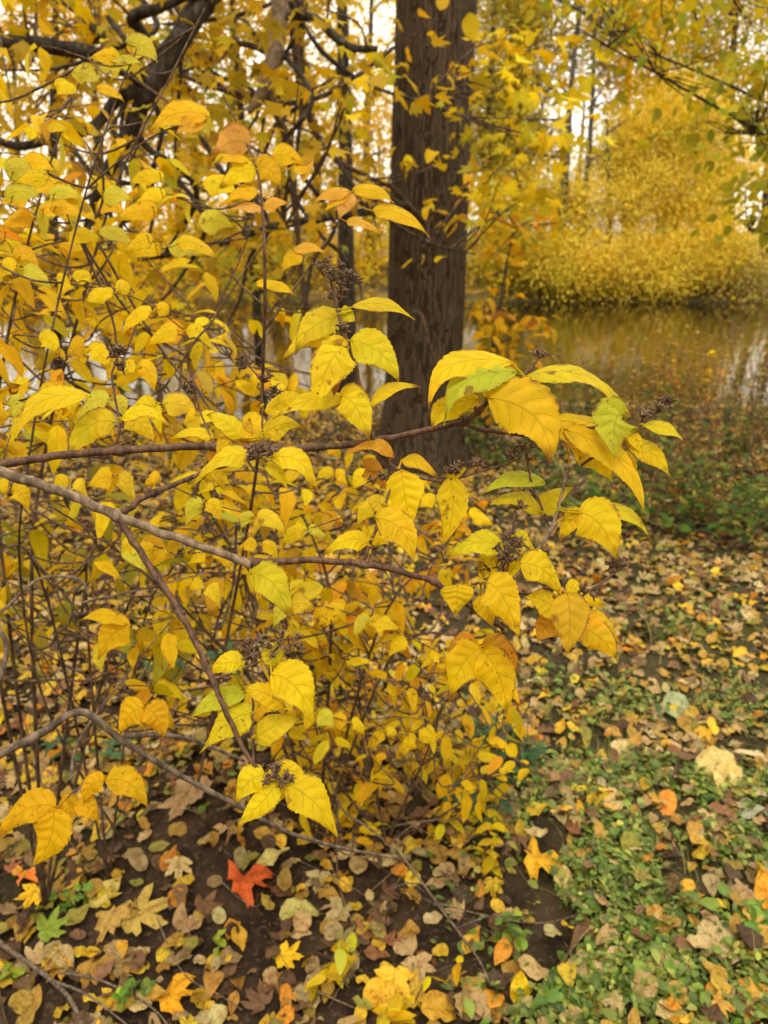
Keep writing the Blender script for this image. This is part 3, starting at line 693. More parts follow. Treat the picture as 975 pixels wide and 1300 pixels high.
# ------------------------------------------------------------------ the shrub in focus
def bez(p0, p1, p2, t): return p0 * (1 - t) ** 2 + p1 * (2 * t * (1 - t)) + p2 * t * t
def bez_t(p0, p1, p2, t): return ((p1 - p0) * (1 - t) + (p2 - p1) * t).normalized()
def near_on(poly, p):
    return min(poly, key=lambda q: (q - p).length)
leaf_no = 0
def close_leaf(parent, poly, b, t, wpx, tone, d=0.72, ctrl=None, roll=25, dz=0.0, fold=0.14, brown=0, sag=None, hi=True, mat=None, bend=None):
    """One serrate leaf. b, t: photo pixels of base and tip; wpx: full blade width in pixels when seen flat."""
    global leaf_no
    leaf_no += 1
    rr = random.Random(leaf_no)
    P0 = dep(b[0], b[1], d); P2 = dep(t[0], t[1], d - dz)
    L = (P2 - P0).length
    if ctrl is not None: P1 = dep(ctrl[0], ctrl[1], d - dz * .5 - .006)
    else:
        up = Vector((0, 0, 1)); ax = (P2 - P0).normalized()
        P1 = (P0 + P2) / 2 + (up - ax * up.dot(ax)) * L * (sag if sag is not None else rr.uniform(.06, .16)) - FWD * L * rr.uniform(.04, .14)
    W = wpx * d / FPX * .5
    nl, nw = (44, 10) if hi else (24, 6)
    tm = 13 if hi else 10
    V = []; LU = []; f1, f2 = rr.uniform(0, 6), rr.uniform(0, 6)
    mid = (P0 + P2) / 2; view = (CAMP - mid).normalized()
    t0 = bez_t(P0, P1, P2, .5); su0 = t0.cross(view).normalized()
    flip = 1 if su0.dot(UPV) >= 0 else -1
    ra = R(roll) * (1 if abs(su0.dot(UPV)) > .25 else rr.choice((-1, 1)))
    p_, q_ = rr.uniform(.56, .7), rr.uniform(1.08, 1.32)
    rng_ = rr.random()
    tw = rr.uniform(-.35, .35); wav = rr.uniform(.08, .22); asym = rr.uniform(-.07, .07)
    for i in range(nl + 1):
        u = i / nl
        c = bez(P0, P1, P2, u); tg = bez_t(P0, P1, P2, u)
        s0 = tg.cross(view).normalized() * flip; n0 = s0.cross(tg); n0 = n0 if n0.dot(view) > 0 else -n0
        a = ra + tw * (u - .5)
        s_ = s0 * math.cos(a) - n0 * math.sin(a); n_ = n0 * math.cos(a) + s0 * math.sin(a)
        wd = prof(min(max(u, .004), .996), p_, q_) * W
        for j in range(nw + 1):
            v = 2 * j / nw - 1
            k = 1.0 + asym * (1 if v > 0 else -1)
            if hi and abs(v) > .99 and .1 < u < .96:
                ph = (u * tm + (.35 if v > 0 else 0)) % 1.0
                k += .13 * (ph - .5) * (1.1 - .5 * u) 
            x = v * wd * k
            z = (fold if rr is not None else 0) * abs(x) * (1 if fold > 0 else 1)
            z = -fold * abs(x) + wav * W * math.sin(u * 9 + f1 + (2.1 if v > 0 else 0)) * v * v * .9
            z += .06 * W * math.sin((u - abs(v) * .22) * 5.5 * 2 * math.pi + (1.0 if v > 0 else 0)) * (abs(v) * (1 - abs(v)) * 4)   # quilted between the side veins
            V.append(c + s_ * x + n_ * z - tg * (abs(v) ** 2) * wd * .10)
            LU.append((u, v, rng_))
    F = [(i * (nw + 1) + j, i * (nw + 1) + j + 1, (i + 1) * (nw + 1) + j + 1, (i + 1) * (nw + 1) + j) for i in range(nl) for j in range(nw)]
    # leaf stalk back to the branch
    q = near_on(poly, P0)
    dd = (q - P0).length
    if dd > .045: q = P0 + (q - P0).normalized() * .02
    mb = MB(); tg0 = (P1 - P0).normalized()
    m_ = q.lerp(P0, .5) - Vector((0, 0, .05)) * dd
    mb.ball(q, .0017, tg0, 1.5, 5)
    sp_, sr_ = spline([q, m_, P0, P0 + tg0 * L * .05], [.0010, .0009, .0008, .0005], 4); mb.tube(sp_, sr_, 6)
    o = len(V); V += mb.v; LU += [(0.0, 0.0, rng_)] * len(mb.v)
    F += [tuple(x + o for x in f) for f in mb.q]
    T3 = [tuple(x + o for x in f) for f in mb.t]
    j = 1 + rr.uniform(-.07, .07)
    tn = (min(.9, tone[0] * j), min(.9, tone[1] * j * rr.uniform(.95, 1.05)), tone[2], 1)
    me = mesh_np('leaf', np.array([tuple(v) for v in V]), [np.array(F), np.array(T3)], mat or M['leaf'], {'tint': np.tile(tn, (len(V), 1)), 'luv': np.array(LU)})
    return link('leaf', me, parent)

def seed_head(parent, c, n=6, size=.005, spread=.010, up=Vector((0, 0, 1)), stem=True, seed=0):
    """Dry capsules with spiky calyx lobes on short forked stalks."""
    r_ = random.Random(seed); mb = MB()
    for k in range(n):
        d = Vector((r_.gauss(0, 1), r_.gauss(0, .7), r_.gauss(.25, .8))).normalized()
        p = c + d * spread * r_.uniform(.35, 1.15)
        ax = (d * .8 + up * .7).normalized()
        mid = c.lerp(p, .5) + Vector((r_.gauss(0, .1), r_.gauss(0, .1), r_.gauss(0, .1))) * spread
        mb.tube([c, mid, p], [.0007, .0006, .0006], 5, cap=False)
        s = size * r_.uniform(.55, 1.05)
        mb.ball(p + ax * s * .4, s * .52, ax, 1.2, 6)
        a = ax.cross(Vector((.3, .9, .1))).normalized(); b_ = ax.cross(a)
        for m in range(5):                  # calyx lobes
            an = 2 * math.pi * m / 5 + r_.uniform(-.3, .3)
            o = (a * math.cos(an) + b_ * math.sin(an))
            q0 = p + ax * s * .75 + o * s * .4; ln = s * r_.uniform(.5, 1.05)
            q1 = q0 + (o * .8 + ax * .5).normalized() * ln * .6; q2 = q1 + (o * .9 - ax * r_.uniform(-.5, .6)).normalized() * ln * .6
            mb.tube([q0, q1, q2], [s * .20, s * .15, s * .02], 4, cap=False)
    return mb.build('seed_head', M['seed'], parent)

def branch_mesh(name, poly, rads, mat, parent, knots=(), sides=10):
    pts, rr = spline(poly, rads, 10)
    # bumps along the bark, small kinks and swollen nodes
    for i in range(len(rr)):
        if 0 < i < len(rr) - 1: pts[i] = pts[i] + Vector((noise.noise(Vector((i * .37, poly[0].z * 40, 1))), 0, noise.noise(Vector((i * .37, poly[0].z * 40, 7))))) * rr[i] * .55
        rr[i] *= 1 + .05 * noise.noise(Vector((i * .8, poly[0].x * 50, 0)))
        for kp in knots:
            d = (pts[i] - kp).length
            rr[i] *= 1 + .6 * math.exp(-(d / .004) ** 2)
    mb = MB(); mb.tube(pts, rr, sides, wob=.03)
    for kp in knots:
        q = near_on(pts, kp); 
        for s_ in (-1, 1):
            mb.ball(q + Vector((s_ * .002, -.001, .0022)), .0022, Vector((s_ * .6, 0, .8)).normalized(), 1.4, 5)
    return mb.build(name, mat, parent), pts

def focus_shrub():
    rootp = Vector((-.62, .95, 0)); rootp.z = terr(rootp.x, rootp.y)
    root = tag(empty('yellow_shrub', rootp), 'yellow leaved shrub with dry brown seed heads, its sharp long branch crossing the front', 'shrub')
    D = lambda l: [dep(*p) for p in l]
    LMc = (.76, .62, .02); LMg = (.56, .57, .035); YL = (.85, .59, .010); YE = (.86, .65, .014); AM = (.86, .57, .012); OR = (.78, .38, .03); OC = (.70, .42, .02)
    px2m = lambda w, d=.7: w * d / FPX * .5
    # main stem, running out of the frame at left and down to the ground
    main = [rootp, Vector((-.60, .90, .5)), Vector((-.52, .80, .95)), dep(-140, 545, .70), dep(-60, 575, .665), dep(0, 598, .65), dep(80, 625, .655), dep(148, 655, .66), dep(230, 685, .67), dep(318, 716, .685)]
    b1, p1 = branch_mesh('branch', main, [.011, .010, .009, .0064, .0048, .0044, .0042, .0040, .0037, .0034], M['stem_grey'], root, [dep(148, 655, .66), dep(318, 716, .685)], 12)
    b1b, p1b = branch_mesh('branch', D([(316, 715, .685), (400, 711, .69), (470, 718, .70), (540, 735, .71), (590, 765, .725), (626, 789, .735), (640, 800, .75)]), [.0033, .0030, .0028, .0026, .0024, .0022, .0018], M['stem_brown'], root, [dep(322, 715, .685), dep(464, 716, .70)])
    b2, p2 = branch_mesh('branch', [main[2], main[3] + Vector((.01, .015, .012)), dep(-50, 592, .70)] + D([(0, 590, .70), (60, 580, .71), (150, 572, .72), (250, 567, .725), (330, 569, .725), (420, 567, .725), (500, 555, .725), (560, 542, .72), (592, 536, .715)]), [.0055, .0045, .0042, .004, .0038, .0037, .0036, .0034, .0032, .0029, .0027, .0026], M['stem_brown'], root, [dep(592, 536, .715), dep(148, 572, .72), dep(328, 569, .725)])
    b2b, p2b = branch_mesh('branch', D([(592, 536, .715), (607, 522, .712), (630, 502, .708), (656, 486, .705), (672, 470, .70), (682, 455, .70), (687, 434, .70)]), [.0025, .0024, .0022, .002, .0017, .0013, .0008], M['stem_brown'], root, [dep(607, 521, .712)])
    b2c, p2c = branch_mesh('branch', D([(592, 538, .715), (612, 546, .712), (642, 549, .71), (690, 556, .705), (735, 545, .70), (775, 540, .69)]), [.0022, .002, .0019, .0017, .0015, .001], M['stem_brown'], root)
    b3, p3 = branch_mesh('branch', D([(148, 655, .66), (165, 645, .66), (190, 628, .662), (250, 603, .668), (300, 586, .67), (330, 580, .67)]), [.0032, .0026, .0023, .0020, .0017, .0014], M['stem_brown'], root, [dep(196, 626, .662)])
    b4, p4 = branch_mesh('branch', D([(150, 656, .66), (160, 672, .658), (185, 712, .655), (230, 780, .65), (265, 853, .645), (295, 922, .64), (322, 970, .64), (345, 988, .64)]), [.0036, .0030, .0028, .0026, .0024, .0021, .0017, .0012], M['stem_brown'], root, [dep(232, 782, .65)])
    b4b, p4b = branch_mesh('branch', D([(267, 862, .645), (285, 858, .645), (312, 848, .645), (340, 833, .645), (352, 822, .64), (366, 808, .64)]), [.0013, .0012, .0012, .0011, .0010, .0006], M['stem_brown'], root)
    b4c, p4c = branch_mesh('branch', D([(322, 968, .64), (321, 920, .645), (321, 870, .65), (319, 820, .65), (318, 806, .65)]), [.0012, .0011, .0010, .0010, .0006], M['stem_brown'], root)
    b5, p5 = branch_mesh('branch', D([(506, 598, .72), (490, 583, .72), (474, 560, .718), (461, 504, .715), (447, 453, .712), (435, 418, .71), (423, 370, .71), (418, 345, .71)]), [.0018, .0020, .0021, .0020, .0019, .0017, .0014, .0008], M['stem_brown'], root, [dep(436, 420, .71), dep(468, 517, .716)])
    b6, p6 = branch_mesh('branch', D([(503, 594, .72), (530, 606, .72), (566, 610, .72), (615, 597, .715), (640, 590, .71), (662, 580, .71)]), [.0014, .0013, .0012, .0011, .0010, .0006], M['stem_brown'], root)
    b7, p7 = branch_mesh('branch', D([(462, 712, .70), (470, 690, .70), (482, 660, .70), (492, 632, .70), (500, 606, .705)]), [.0017, .0014, .0013, .0012, .001], M['stem_brown'], root)
    b8, p8 = branch_mesh('branch', D([(600, 770, .728), (640, 745, .725), (673, 711, .72), (699, 672, .715), (709, 644, .71), (716, 615, .71), (721, 594, .71), (738, 590, .71)]), [.0019, .0018, .0018, .0020, .0016, .0015, .0013, .0010], M['stem_grey'], root, [dep(700, 670, .715), dep(721, 595, .71)])
    b9, p9 = branch_mesh('branch', D([(699, 671, .715), (688, 645, .715), (676, 615, .715), (670, 590, .715), (668, 576, .715)]), [.0014, .0012, .0010, .0009, .0006], M['stem_brown'], root)
    b10, p10 = branch_mesh('branch', D([(636, 748, .725), (680, 755, .72), (729, 759, .715), (750, 749, .71), (770, 735, .71), (786, 722, .71)]), [.0012, .0012, .0012, .0012, .0011, .0007], M['stem_brown'], root)
    b11, p11 = branch_mesh('branch', D([(640, 746, .725), (645, 715, .72), (650, 685, .72), (654, 640, .72)]), [.0013, .0012, .0012, .0007], M['stem_brown'], root)
    b11b, p11b = branch_mesh('branch', D([(596, 742, .715), (612, 739, .715), (630, 728, .717), (641, 712, .72)]), [.0012, .0011, .001, .0008], M['stem_brown'], root)
    b12, p12 = branch_mesh('branch', D([(736, 591, .71), (770, 570, .70), (800, 548, .70), (816, 538, .70), (835, 524, .70), (850, 510, .70)]), [.0014, .0013, .0012, .0011, .001, .0006], M['stem_brown'], root)
    b13, p13 = branch_mesh('branch', D([(146, 572, .72), (152, 545, .718), (149, 520, .715), (142, 480, .715), (146, 462, .715), (150, 448, .715)]), [.0013, .0012, .0011, .001, .0009, .0006], M['stem_brown'], root)
    b14, p14 = branch_mesh('branch', D([(275, 566, .727), (266, 550, .73), (255, 525, .735), (250, 505, .735), (247, 490, .735)]), [.0011, .001, .0009, .0008, .0006], M['stem_brown'], root)
    b15, p15 = branch_mesh('branch', D([(331, 570, .725), (333, 540, .73), (332, 500, .735), (331, 482, .735), (318, 467, .735), (313, 455, .735)]), [.0012, .0011, .001, .001, .0008, .0005], M['stem_brown'], root)
    b16, p16 = branch_mesh('branch', D([(5, 586, .70), (8, 570, .70), (20, 540, .70), (45, 505, .705), (112, 502, .71)]), [.0010, .0009, .0008, .0008, .0006], M['stem_brown'], root)
    b17, p17 = branch_mesh('branch', D([(314, 718, .685), (322, 740, .685), (324, 762, .685), (325, 782, .685)]), [.0016, .0012, .001, .0008], M['stem_brown'], root)
    C = close_leaf
    # upright twig
    C(b5, p5, (447, 390), (527, 406), 26, LMc, .71, (487, 374), 48)
    C(b5, p5, (441, 440), (399, 523), 58, YE, .70, (415, 445), 20, .01)
    C(b5, p5, (436, 404), (374, 452), 46, LMc, .725, (392, 400), 28)
    C(b5, p5, (430, 425), (357, 457), 34, YE, .735, (390, 415), 35)
    C(b5, p5, (445, 432), (506, 485), 52, LMc, .71, (492, 438), 28)
    C(b5, p5, (432, 503), (469, 560), 52, YE, .705, (452, 500), 25, .008)
    C(b5, p5, (469, 515), (534, 491), 28, YE, .715, (492, 480), 55)
    C(b5, p5, (440, 505), (345, 532), 34, YE, .73, (390, 498), 40)
    C(b5, p5, (431, 468), (424, 503), 18, RUS, .72, None, 30)
    C(b5, p5, (448, 395), (430, 408), 26, LMc, .715, None, 25)
    C(b5, p5, (500, 580), (438, 578), 26, OR, .715, (478, 548), 50, .0, .1)
    C(b6, p6, (510, 584), (556, 607), 26, AM, .74, (535, 580), 45)
    # right end of the upper branch
    C(b2b, p2b, (650, 460), (544, 519), 50, YE, .70, (548, 440), 42, .015)
    C(b2b, p2b, (655, 473), (563, 540), 52, LMg, .69, (575, 462), 42, .012)
    C(b2b, p2b, (607, 507), (548, 546), 40, YL, .705, (558, 508), 30)
    C(b2b, p2b, (621, 505), (699, 589), 76, AM, .68, (700, 512), 12, .02)
    C(b2b, p2b, (664, 478), (798, 530), 40, LMc, .695, (765, 452), 60, .01)
    C(b2b, p2b, (618, 505), (620, 480), 15, AM, .70)
    C(b12, p12, (792, 527), (780, 583), 62, LMg, .68, (775, 520), 8, .01)
    C(b12, p12, (760, 541), (700, 533), 28, YE, .71, (728, 524), 55)
    C(b12, p12, (815, 539), (871, 563), 24, LMc, .70, (850, 536), 50)
    C(b12, p12, (800, 545), (812, 575), 20, YE, .705, None, 30)
    C(b12, p12, (797, 566), (851, 605), 34, YE, .71, (826, 560), 35)
    C(b8, p8, (716, 545), (817, 652), 44, AM, .695, (808, 572), 38, .012)
    C(b2c, p2c, (708, 540), (736, 592), 32, YL, .70, (734, 545), 35)
    C(b8, p8, (738, 580), (777, 613), 28, YE, .715, (765, 578), 30)
    C(b12, p12, (790, 575), (808, 603), 22, AM, .72)
    C(b9, p9, (692, 614), (603, 634), 32, LMg, .72, (655, 588), 50)
    C(b9, p9, (686, 652), (623, 641), 32, LMc, .725, (655, 618), 45)
    C(b9, p9, (686, 650), (727, 620), 34, LMc, .735, (700, 626), 30)
    C(b8, p8, (736, 651), (784, 713), 62, YE, .70, (766, 652), 10, .01)
    C(b8, p8, (742, 648), (827, 689), 30, LMc, .71, (806, 632), 50)
    C(b8, p8, (746, 652), (713, 686), 34, YL, .715, (716, 655), 35)
    C(b8, p8, (660, 715), (711, 755), 46, YE, .705, (695, 712), 25)
    C(b11, p11, (640, 692), (566, 707), 42, LMc, .72, (598, 680), 42)
    C(b11, p11, (630, 700), (608, 738), 38, YE, .735, None, 25)
    C(b11b, p11b, (580, 742), (578, 783), 42, YL, .70, (582, 755), 5)
    C(b11b, p11b, (618, 739), (658, 808), 54, YL, .70, (640, 742), 15, .01)
    C(b11b, p11b, (610, 755), (626, 796), 32, AM, .725, None, 20)
    C(b11, p11, (644, 736), (659, 708), 26, YL, .73, None, 25)
    C(b11, p11, (651, 682), (680, 702), 26, LMc, .725, (668, 676), 45)
    C(b11, p11, (646, 700), (606, 690), 22, LMc, .735, None, 45)
    C(b10, p10, (712, 778), (665, 758), 36, YE, .715, (688, 755), 25)
    C(b10, p10, (720, 752), (719, 832), 48, OC, .69, (728, 790), 8, .01)
    C(b10, p10, (710, 785), (682, 815), 40, OR, .73, (690, 792), 15)
    C(b10, p10, (734, 797), (784, 840), 46, AM, .715, (765, 800), 20)
    C(b10, p10, (740, 780), (788, 818), 28, YL, .725, (768, 780), 45)
    C(b10, p10, (728, 760), (766, 772), 30, YL, .735, (748, 750), 25)
    C(b10, p10, (719, 743), (741, 753), 26, YE, .725, None, 25)
    C(b10, p10, (705, 756), (700, 782), 30, YL, .74, None, 15)
    # drooping group below the end of the main stem
    C(b1b, p1b, (610, 822), (571, 889), 52, YL, .76, (580, 838), 10)
    C(b1b, p1b, (612, 826), (644, 908), 52, YL, .755, (640, 850), 10)
    C(b1b, p1b, (607, 820), (566, 853), 42, OR, .77, (580, 818), 15)
    C(b1b, p1b, (612, 822), (657, 860), 48, OR, .77, (640, 822), 15)
    # middle
    C(b7, p7, (510, 597), (523, 668), 48, YL, .70, (512, 630), 6)
    C(b7, p7, (477, 658), (525, 716), 46, YL, .69, (518, 658), 15, .01)
    C(b7, p7, (492, 643), (463, 632), 24, LEM, .72, None, 20)
    C(b7, p7, (467, 690), (409, 707), 32, YL, .705, (440, 672), 35)
    C(b7, p7, (470, 680), (492, 690), 22, YL, .735, None, 15)
    C(b6, p6, (571, 606), (560, 693), 40, YL, .71, (584, 650), 10)
    C(b6, p6, (568, 606), (594, 594), 18, YL, .715)
    C(b7, p7, (462, 592), (493, 624), 30, OR, .74, (470, 588), 15)
    C(b1, p1, (317, 728), (369, 788), 48, LMc, .68, (352, 725), 12, .01)
    # seed-head node on the fork
    C(b3, p3, (318, 580), (238, 621), 34, YE, .668, (280, 566), 42)
    C(b3, p3, (344, 581), (401, 624), 36, YE, .668, (388, 570), 32)
    C(b3, p3, (337, 590), (366, 624), 20, YE, .675, (355, 594), 30)
    C(b2, p2, (292, 575), (276, 556), 24, YL, .715, None, 20)
    C(b14, p14, (270, 556), (216, 559), 24, YE, .73, (246, 536), 50)
    C(b15, p15, (306, 556), (262, 528), 32, YE, .735, (282, 526), 30)
    C(b15, p15, (306, 560), (318, 532), 24, OC, .74, None, 30)
    C(b15, p15, (334, 552), (388, 545), 34, YE, .745, (362, 526), 35)
    C(b15, p15, (338, 525), (392, 505), 32, YL, .76, (362, 500), 35)
    C(b15, p15, (334, 555), (300, 545), 26, YL, .74, None, 40)
    # left
    C(b13, p13, (146, 536), (89, 584), 44, LMc, .715, (105, 526), 25)
    C(b13, p13, (154, 532), (218, 545), 26, YE, .715, (190, 504), 50)
    C(b16, p16, (115, 503), (6, 578), 40, YE, .70, (28, 488), 45)
    C(b13, p13, (158, 530), (196, 562), 38, YL, .76, (180, 530), 30)
    # lower left hanging stem
    C(b4b, p4b, (309, 846), (267, 856), 36, YE, .655, (288, 832), 20)
    C(b4b, p4b, (312, 880), (239, 913), 34, LMg, .66, (275, 876), 30)
    C(b4b, p4b, (345, 856), (397, 920), 58, YL, .63, (382, 858), 8, .01)
    C(b4b, p4b, (362, 897), (306, 876), 36, AM, .64, (335, 872), 20)
    C(b4c, p4c, (322, 905), (253, 957), 44, LMc, .65, (290, 905), 25)
    C(b4c, p4c, (323, 937), (383, 909), 38, LMc, .65, (350, 918), 20)
    C(b4b, p4b, (352, 843), (336, 812), 32, LMc, .645, None, 15)
    C(b4, p4, (336, 984), (297, 1024), 38, YE, .635, (312, 985), 15)
    C(b4, p4, (350, 996), (303, 1046), 34, YE, .63, (335, 1020), 12)
    C(b4, p4, (340, 985), (393, 990), 30, YE, .65, (365, 968), 15)
    C(b4, p4, (362, 996), (428, 1062), 50, YL, .63, (400, 1005), 12, .01)
    C(b4, p4, (356, 1000), (352, 1020), 20, YE, .645, None, 10)
    # seed heads
    for i, (b_, x, y, d, n, sp) in enumerate([(b5, 411, 350, .71, 5, .009), (b5, 440, 362, .71, 7, .013), (b5, 420, 340, .71, 3, .008), (b5, 436, 422, .708, 4, .004), (b5, 430, 378, .712, 4, .009), (b3, 331, 580, .665, 9, .008), (b4, 356, 988, .632, 9, .009), (b4b, 360, 822, .638, 6, .009), (b4b, 372, 818, .638, 4, .006), (b4c, 319, 818, .65, 6, .006), (b4c, 321, 834, .65, 4, .005),
         (b2b, 685, 455, .70, 3, .005), (b6, 578, 600, .715, 7, .009), (b6, 648, 582, .71, 5, .008), (b6, 608, 590, .712, 4, .007), (b9, 669, 575, .715, 4, .006), (b10, 784, 724, .71, 6, .007), (b10, 748, 748, .71, 4, .005), (b11, 650, 690, .715, 5, .007), (b11, 640, 700, .715, 4, .006), (b11, 654, 645, .72, 4, .005), (b11, 646, 712, .715, 4, .006), (b12, 848, 512, .70, 4, .004), (b12, 832, 524, .70, 4, .004), (b12, 815, 530, .70, 3, .005),
         (b13, 150, 450, .715, 6, .006), (b13, 149, 465, .715, 3, .004), (b14, 247, 492, .735, 5, .007), (b15, 332, 484, .735, 5, .006), (b15, 314, 462, .735, 3, .005), (b15, 352, 500, .75, 4, .006), (b1b, 630, 720, .725, 4, .008), (b7, 478, 606, .72, 4, .007)]):
        seed_head(b_, dep(x, y, d), n, .0058, sp, seed=i)
focus_shrub()

# ------------------------------------------------------------------ the shrubs behind and below it
PALM = [(YEL, 5), (LEM, 2), (AMB, 3), (ORG, 1.0), (LIM, .6), (OCH, .8)]
def mid_shrub(label, base, stems, sprays, pal, n_parts=70, size=.062, mat=None, group='yellow shrubs crowded on the left', droop=.55):
    """stems: lists of world points. sprays: (tip point, direction, length, pairs): opposite leaves in pairs along each twig."""
    base = Vector(base); base.z = terr(base.x, base.y)
    root = tag(empty('yellow_shrub', base), label, 'shrub', group)
    polys = []
    for st, r in stems:
        lp, lr = spline([base] + st, [r * (1 - .72 * i / len(st)) for i in range(len(st) + 1)], 8)
        polys.append(lp); b_ = MB(); b_.tube(lp, lr, 7, wob=.1); b_.build('stem', M['twig'], root)
    tw = MB(); recs = []
    for tip, dr, ln, pairs in sprays:
        s0 = tip - dr * ln
        d, q = poly_near(polys, s0)
        m_ = s0.lerp(tip, .5) + Vector((0, 0, .04 * ln))
        if d < .9:
            k_ = q.lerp(s0, .5) + Vector((random.uniform(-.1, .1), random.uniform(-.1, .1), -.12)) * d
            tp, tr = spline([q, k_, s0, m_, tip], [.0024, .0021, .0018, .0014, .0008], 5)
        else: tp, tr = spline([s0 - Vector((dr.x * .1, dr.y * .1, .25)), s0, m_, tip], [.0022, .0018, .0014, .0008], 5)
        tw.tube(tp, tr, 5, cap=False)
        side0 = dr.cross(Vector((0, 0, 1))).normalized()
        for k in range(pairs):
            f = 1 - k / max(1, pairs) * .95
            p = s0.lerp(tip, f) + Vector((0, 0, .04 * ln * 4 * f * (1 - f)))
            ang = random.uniform(0, math.pi) if k % 2 else random.uniform(-.5, .5)
            for s_ in (-1, 1):
                if random.random() < .18: continue
                sd_ = (side0 * math.cos(ang) + Vector((0, 0, 1)) * math.sin(ang) * .5) * s_
                ax = (sd_ * 1.0 + dr * random.uniform(.2, .7) + Vector((0, 0, -droop * random.uniform(.3, 1.5))) + Vector(rng.normal(0, .18, 3)))
                nr = Vector((0, 0, 1)) + Vector(rng.normal(0, .36, 3)) + Vector((0, -.08, 0))
                recs.append((p + ax.normalized() * .008, ax, nr, size * random.uniform(.7, 1.22)))
    if tw.v: tag(tw.build('twigs', M['twig'], root), kind='stuff')
    n = len(recs)
    org = np.array([tuple(r[0]) for r in recs]); ax = np.array([tuple(r[1]) for r in recs]); nr = np.array([tuple(r[2]) for r in recs]); le = np.array([r[3] for r in recs])
    ti = pick(n, pal, .12)
    # the leaves that show largest are parts, the rest one mass
    px = np.array([proj(p) for p in org]); inside = (px[:, 0] > -10) & (px[:, 0] < 985) & (px[:, 1] > -10) & (px[:, 1] < 1310)
    score = np.where(inside, le / px[:, 2], 0); order = np.argsort(-score)
    big = order[:n_parts]; rest = order[n_parts:]
    for i in big:
        if score[i] <= 0: continue
        t = T_MID[random.randrange(len(T_MID))]
        V, F, T, L = merge([scatter(t, org[i:i + 1], ax[i:i + 1], nr[i:i + 1], le[i:i + 1], ti[i:i + 1])])
        link('leaf', mesh_np('leaf', V, F, mat or M['leaf_mid'], {'tint': T, 'luv': L}), root)
    if len(rest):
        tag(leaves_obj('foliage', multi(T_MID, org[rest], ax[rest], nr[rest], le[rest], ti[rest]), mat or M['leaf_mid'], root), kind='stuff')
    return root
def rdir(up=.25, toward=0.0, side=0.0):
    a = random.uniform(0, 2 * math.pi)
    return Vector((math.cos(a) + side, math.sin(a) * .7 + toward, up + random.uniform(-.25, .35))).normalized()
def sprays_in(n, x0, x1, y0, y1, d0, d1, ln=(.08, .2), pairs=(2, 4), up=.2, dens=None):
    out = []
    while len(out) < n:
        px, py = random.uniform(x0, x1), random.uniform(y0, y1)
        if dens and random.random() > dens(px, py): continue
        p = dep(px, py, random.uniform(d0, d1))
        if p.z < terr(p.x, p.y) + .03: continue
        out.append((p, rdir(up), random.uniform(*ln), random.randint(*pairs)))
    return out
# (a) tall shrub at the left: upright arching stems, crowded yellow leaves
stemsA = [([dep(40, 760, 1.55), dep(60, 560, 1.5), dep(100, 400, 1.45), dep(150, 230, 1.4), dep(215, 100, 1.4), dep(260, 10, 1.45)], .0045),
          ([dep(10, 780, 1.5), dep(-5, 560, 1.4), dep(15, 400, 1.3), dep(60, 220, 1.25), dep(110, 80, 1.3)], .0042),
          ([dep(110, 740, 1.7), dep(170, 560, 1.7), dep(250, 430, 1.7), dep(300, 340, 1.7), dep(330, 250, 1.7)], .0042),
          ([dep(150, 800, 1.8), dep(250, 620, 1.85), dep(300, 480, 1.9), dep(360, 400, 1.9)], .0042),
          ([dep(-30, 700, 1.3), dep(-40, 450, 1.25), dep(20, 330, 1.2), dep(120, 300, 1.2)], .004)]
spA = sprays_in(58, -40, 300, 300, 560, 1.2, 2.1, dens=lambda x, y: 1 - .7 * sst(170, 310, x) - .5 * sst(400, 300, y) * sst(150, 250, x))
spA += sprays_in(22, -40, 215, 195, 330, 1.3, 2.0, dens=lambda x, y: .8)
spA += sprays_in(10, 0, 210, 40, 200, 1.2, 1.8, (.06, .14), (1, 3))
spA += sprays_in(14, 250, 350, 380, 560, 1.5, 2.1)
mid_shrub('large yellow leaved shrub with arching stems filling the left edge', dep(30, 1000, 1.75), stemsA, spA, PALM, 95)
# (b) greener lower left shrub under the main stem, shade partly painted as olive
stemsB = [([dep(60, 760, 1.3), dep(0, 690, 1.2), dep(-20, 640, 1.15)], .003), ([dep(110, 770, 1.5), dep(130, 700, 1.45), dep(210, 660, 1.4), dep(300, 640, 1.35)], .003), ([dep(180, 800, 1.6), dep(240, 720, 1.55), dep(330, 690, 1.5)], .003)]
spB = sprays_in(62, -30, 300, 580, 900, 1.25, 2.2, (.08, .18), (2, 3), dens=lambda x, y: 1 - .6 * sst(760, 900, y))
mid_shrub('low olive and yellow shrub in the shade under the long grey stem at left', dep(110, 930, 1.8), stemsB, spB, [(YEL, 4), (OLV, 2.4), (LIM, .8), (AMB, 2.4), (GRN, .4)], 95)
